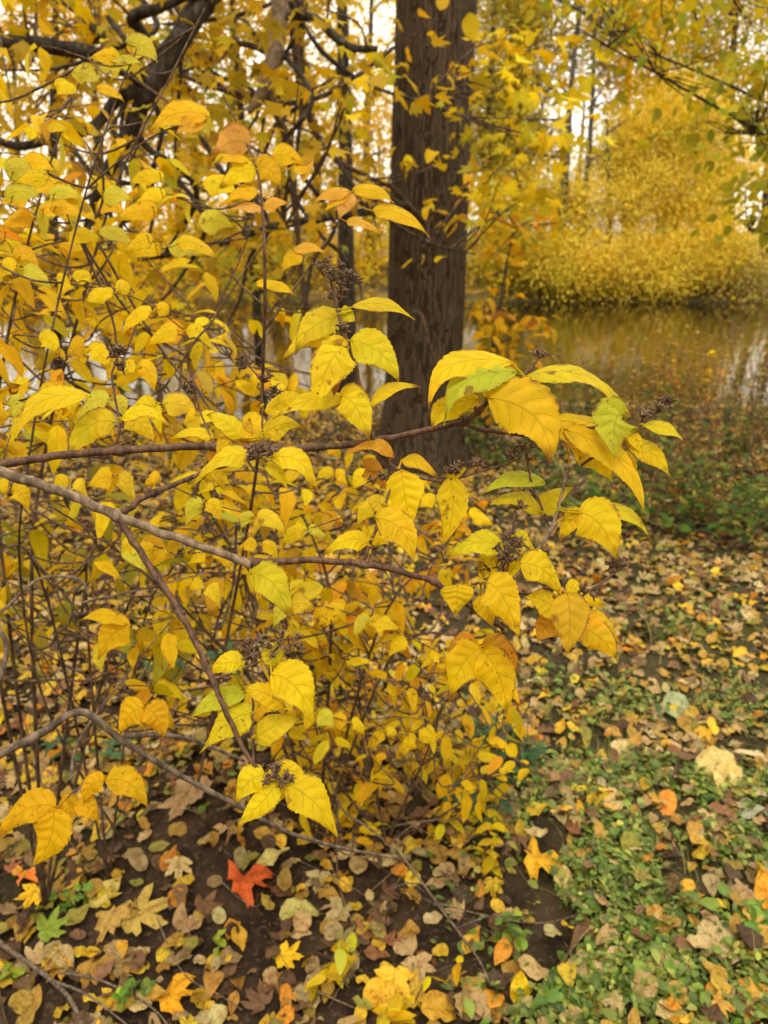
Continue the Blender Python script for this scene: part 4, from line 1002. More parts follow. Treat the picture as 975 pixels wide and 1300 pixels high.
# (c) spray behind the centre, running down to the right
stemsC = [([dep(330, 800, 1.75), dep(290, 690, 1.6), dep(230, 600, 1.5)], .005), ([dep(420, 800, 1.7), dep(400, 690, 1.6), dep(350, 600, 1.6)], .005), ([dep(480, 800, 1.75), dep(560, 700, 1.65), dep(600, 640, 1.6)], .004), ([dep(500, 830, 1.8), dep(610, 810, 1.65), dep(660, 790, 1.6)], .004), ([dep(340, 900, 1.6), dep(260, 800, 1.4), dep(150, 700, 1.3), dep(60, 640, 1.25)], .005)]
spC = sprays_in(30, 210, 480, 580, 740, 1.35, 2.1, dens=lambda x, y: 1 - .5 * sst(330, 480, x)) + sprays_in(26, 330, 560, 700, 830, 1.5, 2.2) + sprays_in(10, 420, 610, 560, 690, 1.7, 2.3, dens=lambda x, y: .6)
mid_shrub('spreading golden shrub behind the middle of the sharp branch', dep(400, 960, 1.95), stemsC, spC, [(YEL, 5), (AMB, 3.6), (ORG, 2.2), (LEM, 1.4), (OCH, .8)], 95)
# (d) thin low shoots with small bright leaves over the litter
stemsD = [([dep(600, 1010, 1.95), dep(620, 960, 1.9), dep(640, 930, 1.85)], .003), ([dep(400, 1040, 1.85), dep(390, 1000, 1.8), dep(400, 960, 1.8)], .003), ([dep(470, 960, 1.9), dep(455, 880, 1.8), dep(470, 830, 1.75)], .004), ([dep(540, 960, 1.95), dep(560, 900, 1.85), dep(590, 870, 1.8)], .0035), ([dep(420, 980, 1.8), dep(400, 920, 1.75), dep(385, 860, 1.7)], .004)]
spD = sprays_in(46, 370, 650, 860, 1040, 1.75, 2.4, (.06, .13), (1, 3)) + sprays_in(62, 360, 640, 800, 1000, 1.65, 2.3, (.06, .14), (1, 3)) + sprays_in(14, 150, 380, 760, 900, 1.4, 1.9, (.05, .12), (1, 2))
mid_shrub('sparse low shoots with bright yellow leaves just above the fallen leaves', dep(490, 1030, 2.0), stemsD, spD, [(YEL, 5), (AMB, 3), (ORG, 1.3), (LEM, 1)], 98, .055)

# (e) hand-placed twigs a little behind the focus, upper left and lower left
def back_twigs():
    base = Vector((-.45, 1.25, 0)); base.z = terr(base.x, base.y)
    root = tag(empty('yellow_shrub', base), 'thin upright shoots with orange and yellow leaves rising left of the thick dark trunk', 'shrub', 'yellow shrubs crowded on the left')
    A = (.84, .52, .015); O = (.80, .45, .05); Y = (.86, .60, .012); LI = (.66, .58, .05); S = (.80, .43, .10)
    D = lambda l: [dep(*p) for p in l]
    def br(l, r0, r1, mat=M['twig']):
        pts, rr = spline(D(l), [r0 + (r1 - r0) * i / (len(l) - 1) for i in range(len(l))], 8)
        b_ = MB(); b_.tube(pts, rr, 7, wob=.1); return b_.build('branch', mat, root), pts
    main, pm = br([(250, 1000, 1.5), (290, 800, 1.4), (325, 600, 1.2), (335, 430, 1.05), (336, 330, 1.0), (333, 265, 1.0), (326, 215, 1.0), (305, 165, 1.0), (283, 120, 1.0)], .0032, .0010, M['stem_brown'])
    t2, q2 = br([(335, 420, 1.05), (385, 350, 1.05), (425, 290, 1.03), (445, 245, 1.02)], .0022, .0008)
    t3, q3 = br([(325, 600, 1.12), (240, 470, 1.1), (275, 400, 1.08), (320, 330, 1.1), (345, 300, 1.1)], .002, .0008)
    t4, q4 = br([(150, 1060, 1.42), (60, 900, 1.3), (25, 720, 1.15), (40, 560, 1.05), (70, 400, 1.02), (110, 240, 1.0), (150, 120, 1.0), (175, 60, 1.0)], .0022, .0009)
    t5, q5 = br([(110, 240, 1.0), (150, 205, 1.0), (200, 170, 1.0), (262, 148, 1.0)], .0016, .0008)
    t6, q6 = br([(336, 400, 1.05), (355, 380, 1.05), (372, 340, 1.04), (380, 322, 1.04)], .0014, .0008)
    C = lambda p, q, *a, **k: close_leaf(p, q, *a, hi=False, mat=M['leaf_mid'], **k)
    C(t5, q5, (266, 148), (188, 168), 40, A, 1.0, (222, 130), 38)
    C(t5, q5, (262, 155), (222, 172), 26, O, 1.0, (238, 150), 30)
    C(main, pm, (316, 184), (271, 196), 44, S, 1.0, (292, 172), 5)
    C(main, pm, (316, 203), (276, 206), 16, A, 1.0, None, 55)
    C(main, pm, (326, 214), (279, 240), 34, Y, 1.0, (300, 212), 30)
    C(main, pm, (324, 212), (356, 236), 36, A, 1.0, (344, 206), 15)
    C(main, pm, (328, 245), (278, 262), 26, A, 1.0, (305, 234), 50)
    C(main, pm, (333, 266), (288, 268), 18, S, 1.0, (312, 256), 50)
    C(main, pm, (334, 264), (367, 258), 20, O, 1.0, (350, 252), 40)
    C(main, pm, (346, 198), (384, 208), 30, A, 1.0, (366, 192), 15)
    C(main, pm, (372, 212), (400, 219), 20, A, 1.0, None, 45)
    C(main, pm, (396, 203), (384, 236), 16, O, 1.0, None, 55)
    for i, b_ in enumerate([((444, 243), (395, 258), 22, O, (418, 242), 45), ((446, 244), (430, 279), 24, S, (436, 258), 15), ((448, 242), (500, 258), 24, A, (476, 234), 40), ((474, 268), (545, 301), 30, A, (508, 258), 45), ((440, 281), (484, 298), 18, O, (462, 278), 45), ((446, 246), (410, 270), 16, A, (425, 252), 40)]):
        C(t2, q2, b_[0], b_[1], b_[2], b_[3], 1.02, b_[4], b_[5])
    C(t6, q6, (384, 322), (357, 346), 24, A, 1.04, (368, 322), 30)
    C(t6, q6, (372, 318), (416, 322), 18, O, 1.04, (395, 308), 45)
    C(t6, q6, (325, 360), (376, 376), 22, Y, 1.04, (350, 354), 50)
    C(t4, q4, (160, 54), (200, 80), 28, LI, 1.0, (186, 50), 15)
    C(t4, q4, (152, 74), (114, 74), 24, Y, 1.0, (132, 66), 30)
    C(t4, q4, (140, 76), (182, 82), 18, LI, 1.0, (160, 70), 50)
    C(t4, q4, (92, 92), (126, 108), 26, LI, 1.0, (112, 88), 20)
    C(t4, q4, (70, 110), (100, 122), 26, Y, 1.0, (84, 106), 40)
    C(t4, q4, (122, 112), (158, 130), 20, A, 1.0, (140, 108), 50)
    C(t4, q4, (60, 160), (88, 166), 18, A, 1.0, None, 45)
    lines = [[(-20, 520, .95), (80, 500, .95), (180, 508, .96), (260, 528, .98), (335, 548, 1.0)], [(-20, 622, 1.0), (90, 612, 1.0), (180, 604, 1.0), (270, 640, 1.05), (360, 662, 1.1)], [(20, 425, 1.0), (110, 440, 1.0), (205, 472, 1.02)],
             [(240, 702, 1.15), (330, 690, 1.15), (420, 662, 1.15), (485, 640, 1.15)], [(340, 762, 1.2), (420, 772, 1.2), (500, 800, 1.2), (565, 832, 1.25)], [(330, 882, 1.3), (400, 905, 1.35), (470, 922, 1.4), (535, 938, 1.45)], [(0, 335, 1.1), (90, 352, 1.1), (180, 382, 1.1), (235, 420, 1.1)],
             [(150, 690, 1.1), (215, 700, 1.1), (280, 760, 1.15)], [(400, 610, 1.3), (470, 600, 1.3), (540, 625, 1.35), (600, 660, 1.4)]]
    for ln in lines:
        p_0 = dep(*ln[0]); src = min((q_ for pl_ in (q4, pm, q3) for q_ in pl_), key=lambda q_: (q_ - p_0).length)
        s0_ = proj(src); ln = [s0_, ((s0_[0] + ln[0][0]) / 2, (s0_[1] + ln[0][1]) / 2 + 8, (s0_[2] + ln[0][2]) / 2)] + ln
        tx, qx = br(ln, .0016, .0008)
        for i in range(19, len(qx), 5):
            x, y, dd = proj(qx[i])
            for sg in (-1, 1):
                if random.random() < .16: continue
                dx = sg * random.uniform(14, 48) / dd; dy = random.uniform(6, 40) / dd
                C(tx, qx, (x + dx * .12, y + dy * .12), (x + dx, y + dy), random.uniform(24, 36) / dd, random.choice((Y, Y, Y, A, LI, (.84, .60, .03))), dd - random.uniform(0, .03), (x + dx * .55, y + dy * .3 - random.uniform(4, 16) / dd), random.uniform(10, 52))
    for i in range(26):
        x, y = random.uniform(0, 260), random.uniform(195, 330)
        dx = random.choice((-1, 1)) * random.uniform(30, 55); dy = random.uniform(4, 26)
        C(t4, q4, (x, y), (x + dx, y + dy), random.uniform(22, 34), random.choice((Y, Y, A, LI)), random.uniform(1.0, 1.25), (x + dx * .5, y - random.uniform(2, 14)), random.uniform(20, 55))
back_twigs()
def low_branch():
    base = dep(-60, 1010, .98); base = Vector((base.x - .1, base.y + .05, 0)); base.z = terr(base.x, base.y)
    root = tag(empty('bare_shrub', base), 'mostly bare grey branch bending over the litter at lower left with a few amber leaves', 'shrub')
    def br(l, r0, r1, mat=M['deadwood'], st=None):
        P = ([st] if st is not None else []) + [dep(*p) for p in l]
        pts, rr = spline(P, [r0 + (r1 - r0) * i / (len(P) - 1) for i in range(len(P))], 8)
        b_ = MB(); b_.tube(pts, rr, 8, wob=.2); return b_.build('branch', mat, root), pts
    a, pa = br([(-40, 978, .95), (0, 958, .95), (50, 932, .96), (103, 904, .97), (155, 940, 1.0), (230, 985, 1.05), (300, 1022, 1.1), (370, 1058, 1.16), (440, 1078, 1.22), (505, 1090, 1.3)], .0062, .0022, st=base)
    b, pb = br([(160, 934, 1.02), (205, 933, 1.05), (250, 941, 1.1), (310, 966, 1.15)], .0042, .002)
    c, pc = br([(0, 865, 1.15), (8, 820, 1.15), (-6, 785, 1.15), (10, 770, 1.16), (50, 735, 1.2), (100, 735, 1.2), (112, 755, 1.2)], .004, .0015)
    e, pe = br([(105, 765, 1.3), (180, 748, 1.3), (270, 725, 1.3)], .0022, .0012)
    f, pf = br([(90, 990, 1.2), (100, 940, 1.25), (150, 870, 1.3), (190, 820, 1.33), (225, 780, 1.35)], .0024, .0012)
    A = (.84, .50, .012); Y = (.85, .56, .012)
    C = lambda p, q, *a_, **k: close_leaf(p, q, *a_, hi=True, mat=M['leaf_mid'], **k)
    g, pg = br([(150, 1000, .97), (130, 985, .96), (100, 1000, .95), (72, 1026, .95)], .0014, .0008)
    h, ph = br([(225, 780, 1.35), (180, 792, 1.1), (160, 792, 1.05)], .0012, .0008)
    C(h, ph, (165, 796), (124, 838), 44, A, 1.05, (138, 798), 8)
    C(h, ph, (160, 792), (99, 789), 26, Y, 1.05, (130, 770), 45)
    C(b, pb, (184, 898), (206, 938), 40, A, 1.0, (205, 906), 12)
    C(b, pb, (182, 898), (154, 932), 40, A, 1.0, (160, 902), 12)
    C(g, pg, (134, 990), (187, 1024), 38, A, .95, (168, 982), 12)
    C(g, pg, (132, 991), (106, 1019), 30, A, .95, (112, 990), 12)
    C(g, pg, (70, 1024), (-6, 1068), 42, A, .93, (30, 1012), 15)
    C(g, pg, (68, 1028), (42, 1099), 48, A, .92, (72, 1070), 8)
    C(g, pg, (78, 1014), (88, 1046), 32, A, .95, (92, 1022), 10)
    C(g, pg, (96, 1022), (125, 1046), 30, A, .95, (116, 1018), 12)
low_branch()

# ------------------------------------------------------------------ fallen leaves
def word_pos(px, py, marks):
    m = min(marks, key=lambda m_: math.hypot(m_[0] - px, (m_[1] - py) * 1.2))
    dx, dy = px - m[0], py - m[1]; dist = math.hypot(dx, dy)
    if abs(dx) > 2.2 * abs(dy): rel = 'right of' if dx > 0 else 'left of'
    elif abs(dy) > 2.2 * abs(dx): rel = 'below' if dy > 0 else 'above'
    else: rel = ('below-' if dy > 0 else 'above-') + ('right of' if dx > 0 else 'left of')
    near = 'touching' if dist < 26 else ('just ' + rel if dist < 60 else rel)
    return near + ' ' + m[2]
MARKS = [(315, 1130, 'the red maple leaf'), (218, 1270, 'the orange maple leaf'), (365, 1220, 'the small golden maple leaf'), (165, 1172, 'the pale pair of maple leaves'), (40, 1132, 'the bright orange leaf'),
         (750, 1243, 'the big curled tan leaf'), (659, 1272, 'the upright yellow leaf'), (682, 1112, 'the bright yellow maple leaf'), (910, 1214, 'the crumpled cream leaf'), (925, 1000, 'the pale curled pair'), (872, 1160, 'the rusty orange leaf'),
         (845, 1028, 'the orange curled leaf'), (655, 985, 'the dark green herb'), (850, 800, 'the grass tuft'), (490, 1262, 'the yellow leaf cluster'), (243, 1022, 'the crumpled brown maple leaf'), (440, 1198, 'the lime sprig'), (955, 955, 'the cream oval leaf'),
         (555, 1156, 'the long dead cane'), (170, 1258, 'the round leaved seedling'), (860, 900, 'the grey green flat leaf'), (360, 1000, 'the hanging seed cluster'), (270, 1197, 'the lime seedling')]
def leaf_mesh(tmpl, nm='fallen_leaf'):
    V, F, L = tmpl
    F = [F] if isinstance(F, np.ndarray) else list(F)
    LU = np.concatenate([L, np.full((len(V), 1), random.random())], 1)
    return mesh_np(nm, V - np.array([0, .45, 0]), F, M['litter'], {'tint': np.ones((len(V), 4)), 'luv': LU})
def crumple(t, amt, seed):
    V, F, L = t; V = V.copy()
    for i, v in enumerate(V):
        V[i][2] += amt * (noise.noise(Vector((v[0] * 3.5, v[1] * 3.5, seed))) + .4 * noise.noise(Vector((v[0] * 8, v[1] * 8, seed + 9))))
    return V, F, L
F_OV = [crumple(ovate(12, 6, w_, a_, f_, 0, wv, s_), .16, s_) for s_, (w_, a_, f_, wv) in enumerate([(.28, .05, .15, .08), (.33, .2, .3, .12), (.30, -.15, -.2, .1), (.36, .3, .45, .15), (.26, .12, .1, .1), (.31, -.3, .4, .12)])]
F_RD = [crumple(ovate(12, 6, w_, a_, f_, 0, wv, s_, .5, .55), .18, s_ + 20) for s_, (w_, a_, f_, wv) in enumerate([(.42, .1, .2, .1), (.45, .25, .35, .15), (.40, -.2, .2, .12)])]
F_MP = [crumple(maple(2, c_, s_), .15, s_ + 40) for s_, c_ in enumerate((.12, .3, -.15, .5))]
ME_OV = [leaf_mesh(t) for t in F_OV]; ME_RD = [leaf_mesh(t) for t in F_RD]; ME_MP = [leaf_mesh(t) for t in F_MP]
HERO = [  # px, py, apparent width, kind, colour, heading in the picture (deg, 0 = away), tilt, label
    (315, 1132, 80, 'm', (.62, .115, .02), 60, .5, 'red maple leaf, the only red one, lying on dark soil'),
    (218, 1268, 76, 'm', (.78, .38, .012), 40, .35, 'orange yellow maple leaf on dark soil at the bottom edge'),
    (365, 1222, 44, 'm', AMB, 100, .3, 'small golden maple leaf on dark soil right of the orange maple leaf'),
    (178, 1168, 84, 'm', (.52, .37, .08), 60, .15, 'pale yellow maple leaf, the right one of a pale overlapping pair'),
    (140, 1178, 70, 'm', (.50, .33, .08), 200, .15, 'pale yellow maple leaf, the left one of a pale overlapping pair'),
    (38, 1122, 46, 'm', (.74, .22, .03), 80, .4, 'bright orange leaf lying near the left edge'),
    (44, 1146, 40, 'm', AMB, 190, .2, 'yellow maple leaf tucked under the bright orange leaf'),
    (750, 1244, 62, 'o', (.60, .42, .22), 70, .3, 'big curled tan leaf at the bottom, folded over itself'),
    (680, 1246, 56, 'o', (.55, .38, .15), 110, .2, 'big tan leaf lying left of the big curled tan leaf'),
    (659, 1274, 34, 'o', YEL, 5, .9, 'clean yellow oval leaf standing upright at the bottom edge'),
    (684, 1112, 70, 'm', (.78, .44, .015), 100, .35, 'bright yellow maple leaf at the edge of the green ground cover'),
    (910, 1215, 54, 'r', (.54, .42, .20), 80, .25, 'crumpled cream leaf in the ground cover'),
    (872, 1160, 44, 'm', (.62, .28, .02), 20, .4, 'rusty orange leaf standing in the green ground cover'),
    (846, 1030, 36, 'o', (.72, .27, .03), 200, .5, 'orange curled leaf on the green ground cover'),
    (905, 990, 50, 'r', (.62, .50, .17), 40, .3, 'pale yellow curled leaf, the upper one of a curled pair'),
    (928, 1006, 52, 'r', (.60, .46, .15), 130, .3, 'pale yellow curled leaf, the lower one of a curled pair'),
    (958, 955, 44, 'o', PAL, 100, .2, 'cream oval leaf lying at the right edge'),
    (968, 1152, 42, 'o', (.72, .34, .02), 10, .8, 'amber leaf standing on edge against the right edge of the picture'),
    (240, 1022, 84, 'm', (.42, .28, .13), 200, .25, 'crumpled brown maple leaf under the low bare branch'),
    (866, 901, 48, 'o', (.36, .40, .22), 80, .1, 'grey green flat leaf on the trodden path'),
    (955, 1035, 46, 'o', (.42, .44, .30), 80, .2, 'pale grey green leaf at the right edge in the greens'),
    (500, 1255, 60, 'm', (.78, .48, .03), 190, .45, 'yellow leaf, the larger of a cluster by the lower edge'),
    (482, 1268, 44, 'o', (.74, .46, .03), 10, .5, 'yellow oval leaf lying on a larger yellow leaf by the lower edge'),
    (65, 1188, 50, 'm', (.22, .30, .03), 60, .3, 'green maple leaf on the dark soil at lower left'),
    (525, 1268, 54, 'm', OCH, 70, .4, 'ochre maple leaf right of the yellow cluster by the lower edge'),
    (135, 1140, 44, 'o', (.60, .48, .12), 30, .2, 'pale oval leaf leaning behind the pale maple pair'),
    (345, 1108, 36, 'o', (.56, .50, .16), 80, .2, 'pale green yellow leaf behind the red maple leaf'),
    (380, 1165, 44, 'o', (.50, .46, .14), 75, .2, 'pale olive oval leaf right of the red maple leaf'),
    (560, 1290, 46, 'o', (.58, .34, .03), 80, .3, 'dull yellow leaf touching the bottom edge near the middle'),
    (955, 1285, 60, 'o', (.55, .30, .04), 100, .3, 'ochre leaf cut by the bottom right corner'),
    (715, 1142, 34, 'o', (.60, .45, .15), 170, .7, 'tan leaf half standing below the bright yellow maple leaf'),
    (790, 960, 30, 'r', (.62, .48, .22), 170, .2, 'cream round leaf on the path above the greens'),
    (480, 1105, 36, 'o', (.58, .44, .22), 80, .2, 'pale tan oval leaf under the long dead cane'),
]
used = {}
def put_leaf(mes, p, width, tint, head, tilt, label, group=None):
    o = bpy.data.objects.new('fallen_leaf', mes[random.randrange(len(mes))]); col.objects.link(o)
    o.location = p; o.scale = (width,) * 3
    o.rotation_euler = (tilt + random.gauss(0, .12), random.gauss(0, .16), -R(head)); o.color = (*tint, 1)
    tag(o, label, 'fallen leaf', group)
    return o
for px, py, wp, k, c, hd, tl, lab in HERO:
    p = gnd(px, py); d = proj(p)[2]
    sz = wp * d / FPX * (1.0 if k == 'm' else 1.25)
    p.z += .012 + .45 * sz * math.sin(tl) * .5
    put_leaf({'m': ME_MP, 'o': ME_OV, 'r': ME_RD}[k], p, sz, c, hd, tl * math.cos(R(hd)), lab, 'leaves fallen on the ground')
PAL_L = [('golden yellow', (.70, .46, .03), 3.3), ('pale cream', (.58, .44, .20), 1.6), ('tan', (.44, .31, .13), 3.0), ('ochre', (.46, .28, .045), 3.4), ('orange', (.62, .27, .02), .8), ('brown', (.20, .115, .05), 2.1), ('dark brown', (.095, .052, .026), 1.3), ('reddish brown', (.26, .11, .045), .7), ('olive', (.28, .25, .04), 1.0)]
def soil_bare(px, py):   # dark open soil at lower left, with fewer leaves
    return .30 * math.exp(-(((px - 170) / 190) ** 2 + ((py - 1075) / 65) ** 2)) + .28 * math.exp(-(((px - 300) / 200) ** 2 + ((py - 1235) / 75) ** 2))
def green_amount(px, py):
    g = sst(560, 760, px) * sst(820, 960, py) * (.55 + .45 * sst(960, 1080, py))
    return g
N = 40000
lx_ = rng.uniform(-4.6, 4.9, N * 4); ly_ = rng.uniform(.95, 8.6, N * 4)
cand = []
HP = [(h_[0], h_[1], h_[2] * .5) for h_ in HERO]
for x, y in zip(lx_, ly_):
    if len(cand) >= N: break
    z = terr(x, y)
    if z < WATER_Z: continue
    q = proj((x, y, z))
    if not (-260 < q[0] < 1300 and q[1] < 1420): continue
    if any(abs(q[0] - hx) < hr and abs(q[1] - hy) < hr * .8 for hx, hy, hr in HP) and random.random() < .85: continue
    nn = .5 + .9 * noise.noise(Vector((x * 1.7, y * 1.7, 8)))
    if random.random() < soil_bare(q[0], q[1]) or random.random() < .28 * green_amount(*q[:2]) : continue
    if q[1] < 900 and q[0] > 560 and random.random() < .32: continue
    if random.random() > .55 + nn * .8: continue
    cand.append((x, y, z, q[0], q[1], q[2]))
cand.sort(key=lambda c: c[5])
wt = np.array([p[2] for p in PAL_L]); wt /= wt.sum()
n_ind = 0; rest = []
for x, y, z, px, py, d in cand:
    vis = 4 < px < 971 and py < 1292
    ci = int(rng.choice(len(PAL_L), p=wt)); cn, cc, _ = PAL_L[ci]
    if cn == 'golden yellow' and px > 640 and random.random() < .45: ci = 2; cn, cc, _ = PAL_L[ci]
    c = np.clip(np.array(cc) * (.86 + rng.normal(0, .13)) * (1 + rng.normal(0, .05, 3)), .01, .85)
    kind = random.choices('orm', (7.5, 1.3, .8))[0]
    sz = {'o': random.uniform(.032, .066), 'r': random.uniform(.032, .060), 'm': random.uniform(.050, .09)}[kind]
    hd = random.uniform(0, 360); tl = random.gauss(0, .36)
    p = Vector((x, y, z + .006 + random.random() * (.016 + .03 * green_amount(px, py)) + .2 * sz * abs(math.sin(tl))))
    if vis and n_ind < 262:
        sw = 'small' if sz < .04 else ('large' if sz > .055 else 'middling')
        kw = {'o': 'oval', 'r': 'rounded', 'm': 'lobed'}[kind]
        lab = f'{sw} {cn} {kw} leaf {word_pos(px, py, MARKS)}'
        if lab in used:
            a = hd % 360; lab += ', tip ' + ('up' if a < 45 or a > 315 else 'right' if a < 135 else 'down' if a < 225 else 'left')
        if lab in used: continue_ok = False
        else: continue_ok = True
        if continue_ok:
            used[lab] = 1
            put_leaf({'m': ME_MP, 'o': ME_OV, 'r': ME_RD}[kind], p, sz, c, hd, tl, lab, 'leaves fallen on the ground'); n_ind += 1
            continue
    rest.append((p, sz, c, hd, tl, kind))
def litter_rest():
    parts = []
    for kind, tm, lo in (('o', F_OV, T_LOW), ('r', F_RD, T_LIN), ('m', F_MP, T_MAP1)):
        for far in (0, 1):
            rs = [r for r in rest if r[5] == kind and (r[0].y > 3.6) == bool(far)]
            if not rs: continue
            h = np.array([R(r[3]) for r in rs]); tl = np.array([r[4] for r in rs])
            ax = np.stack([np.sin(h) * np.cos(tl), np.cos(h) * np.cos(tl), np.sin(tl)], 1)
            nr = np.array([0, 0, 1.0]) + rng.normal(0, .22, (len(rs), 3)) - ax * np.sin(tl)[:, None]
            le = np.array([r[1] for r in rs])
            org = np.array([tuple(r[0]) for r in rs]) - ax * le[:, None] * .45
            parts += multi(lo if far else tm, org, ax, nr, le, np.array([r[2] for r in rs]))
    tag(leaves_obj('leaf_litter', parts, M['litter']), 'carpet of brown, tan and yellow fallen leaves around the path', 'leaf litter', kind='stuff')
litter_rest()
def debris():
    n = 9000
    x = rng.uniform(-3.6, 3.8, n); y = rng.uniform(.95, 6.0, n)
    z = np.array([terr(a, b_) for a, b_ in zip(x, y)]) + rng.random(n) * .008 + .002
    le = rng.uniform(.006, .024, n); lng = rng.random(n) < .4
    ax = rng.normal(0, 1, (n, 3)) * np.array([1, 1, .25])
    parts = multi(T_DIA, np.stack([x, y, z], 1), ax, np.array([0, 0, 1]) + rng.normal(0, .5, (n, 3)), np.where(lng, le * 2.4, le), pick(n, [(BRN, 4), ((.07, .04, .022), 3), (TAN, 1.6), (OCH, 1.6), (RUS, 1)], .2), np.where(lng, .10, 1.2))
    tag(leaves_obj('litter_crumbs', parts, M['litter']), 'crumbled bits of leaf and stem strewn over the soil', 'litter', kind='stuff')
debris()

# ------------------------------------------------------------------ ground cover and herbs
def ground_cover():
    org = []; ax = []; nr = []; le = []; stems = MB(); lin = []
    n = 0
    while n < 8200:
        x, y = random.uniform(-.4, 3.2), random.uniform(.95, 4.9)
        z = terr(x, y); q = proj((x, y, z))
        if not (380 < q[0] < 1060 and 810 < q[1] < 1400): continue
        g = green_amount(q[0], q[1]) + .18 * math.exp(-(((q[0] - 640) / 60) ** 2 + ((q[1] - 1150) / 60) ** 2))
        nn = noise.noise(Vector((x * 4.5, y * 4.5, 2)))
        if random.random() > g * max(0, .36 + 1.7 * nn) : continue
        h = random.uniform(.006, .05); a = random.uniform(0, 6.283)
        org.append((x, y, z + h)); ax.append((math.cos(a), math.sin(a), random.uniform(-.35, .35))); nr.append((random.gauss(0, .35), random.gauss(-.15, .35), 1)); le.append(random.uniform(.009, .026) * (1.4 if random.random() < .12 else 1))
        if n % 5 == 0: stems.tube([(x, y, z), (x + .004, y, z + h)], .0009, 4, cap=False)
        n += 1
    ti = pick(n, [((.13, .20, .025), 4), ((.20, .27, .035), 3), ((.075, .12, .02), 3), ((.36, .36, .06), 2.2)], .18)
    o = leaves_obj('ground_cover', multi([T_LIN[0], T_LIN[1], T_MID[0], T_MID[2], T_MID[5], T_LOW[1]], np.array(org), np.array(ax), np.array(nr), np.array(le), ti), M['herb'])
    tag(o, 'low round leaved green ground cover spreading over the lower right', 'ground cover', kind='stuff')
    tag(stems.build('stems', M['straw'], o), kind='stuff')
    # short sparse greens elsewhere
    m = 6000; X = []; 
    while len(X) < m:
        x, y = random.uniform(-3, 3.8), random.uniform(1.0, 8.5); z = terr(x, y)
        if z < WATER_Z + .03: continue
        if noise.noise(Vector((x * 1.8, y * 1.8, 5))) < (.22 if x < .35 * y - .1 else -.12): continue
        X.append((x, y, z + random.uniform(.005, .04)))
    o = leaves_obj('sparse_weeds', multi(T_LOW + T_LIN[:1], np.array(X), rng.normal(0, 1, (m, 3)) * np.array([1, 1, .3]), np.array([0, 0, 1]) + rng.normal(0, .4, (m, 3)), rng.uniform(.012, .034, m), pick(m, [((.10, .17, .02), 3), ((.20, .24, .03), 2), ((.32, .32, .05), 1)])), M['herb'])
    tag(o, 'scattered tiny green weeds among the fallen leaves', 'weeds', kind='stuff')
ground_cover()
def loose_grass():
    V = []; F = []; T = []; k = 0
    while k < 2300:
        x, y = random.uniform(-.2, 3.4), random.uniform(1.0, 5.5); z = terr(x, y); q = proj((x, y, z))
        g = sst(640, 820, q[0]) * sst(770, 900, q[1])
        if random.random() > g * max(.06, .5 + 1.6 * noise.noise(Vector((x * 2.2, y * 2.2, 31)))): continue
        a = random.uniform(0, 6.28); l = random.uniform(.04, .14); w_ = random.uniform(.001, .0018); lean = random.uniform(.3, 1.5)
        dr = Vector((math.cos(a), math.sin(a), 0)); sd_ = Vector((-math.sin(a), math.cos(a), 0)); o = len(V); p = Vector((x, y, z))
        for i in range(5):
            t = i / 4; c = p + dr * l * lean * t * t * .7 + Vector((0, 0, l * max(.1, (1 - .35 * lean)) * (t - .3 * lean * t * t)))
            ww = w_ * (1 - t * .9); V += [tuple(c - sd_ * ww), tuple(c + sd_ * ww)]
        F += [(o + 2 * i, o + 2 * i + 1, o + 2 * i + 3, o + 2 * i + 2) for i in range(4)]
        T += [(*random.choice([(.14, .22, .03), (.20, .26, .04), (.10, .17, .02), (.38, .30, .12)]), 1)] * 10; k += 1
    tag(link('grass', mesh_np('grass', np.array(V), [np.array(F)], M['herb'], {'tint': np.array(T), 'luv': np.zeros((len(V), 3))})), 'thin loose grass blades among the fallen leaves', 'grass', kind='stuff')
loose_grass()

def herb(name, label, px, py, n_st, hgt, leaf, pal, tm, group=None, cat='plant', spread=.1, pairs=5, mat=None, stem='straw', per=2, up=.2, Y=None):
    b = gnd(px, py) if Y is None else Vector((at(px, py, Y).x, Y, 0))
    b.z = terr(b.x, b.y)
    root = tag(empty(name, b), label, cat, group)
    rec = []
    for s_ in range(n_st):
        st = MB()
        p0 = b + Vector((random.gauss(0, spread * .35), random.gauss(0, spread * .35), 0)); h = hgt * random.uniform(.6, 1.1)
        tp = p0 + Vector((random.gauss(0, spread), random.gauss(0, spread), h))
        m_ = p0.lerp(tp, .5) + Vector((random.gauss(0, .1), random.gauss(0, .1), .05)) * h
        pl, rr = spline([p0 - Vector((0, 0, .01)), m_, tp], [.0016 + hgt * .0018, .0013 + hgt * .001, .0006], 6)
        st.tube(pl, rr, 5, cap=False); st.build('stem', M[stem], root)
        for k in range(pairs):
            f = .25 + .75 * (k + random.random() * .6) / pairs
            q = pl[min(len(pl) - 1, int(f * (len(pl) - 1)))]
            a0 = random.uniform(0, 6.28)
            for j in range(per):
                a = a0 + j * 2 * math.pi / per + random.gauss(0, .3)
                rec.append((tuple(q), (math.cos(a), math.sin(a), random.uniform(-.4, .5) + up), leaf * random.uniform(.6, 1.2) * (1.15 - .4 * f)))
    if rec:
        n = len(rec)
        parts = multi(tm, np.array([r[0] for r in rec]), np.array([r[1] for r in rec]), np.array([0, 0, 1]) + rng.normal(0, .35, (n, 3)), np.array([r[2] for r in rec]), pick(n, pal, .16))
        leaves_obj('foliage', parts, mat or M['herb'], root)
    return root
HG = [((.045, .12, .045), 4), ((.07, .16, .05), 2), ((.11, .19, .035), 1)]
LG = [((.12, .24, .025), 3), ((.22, .32, .03), 2), ((.34, .38, .03), 1)]
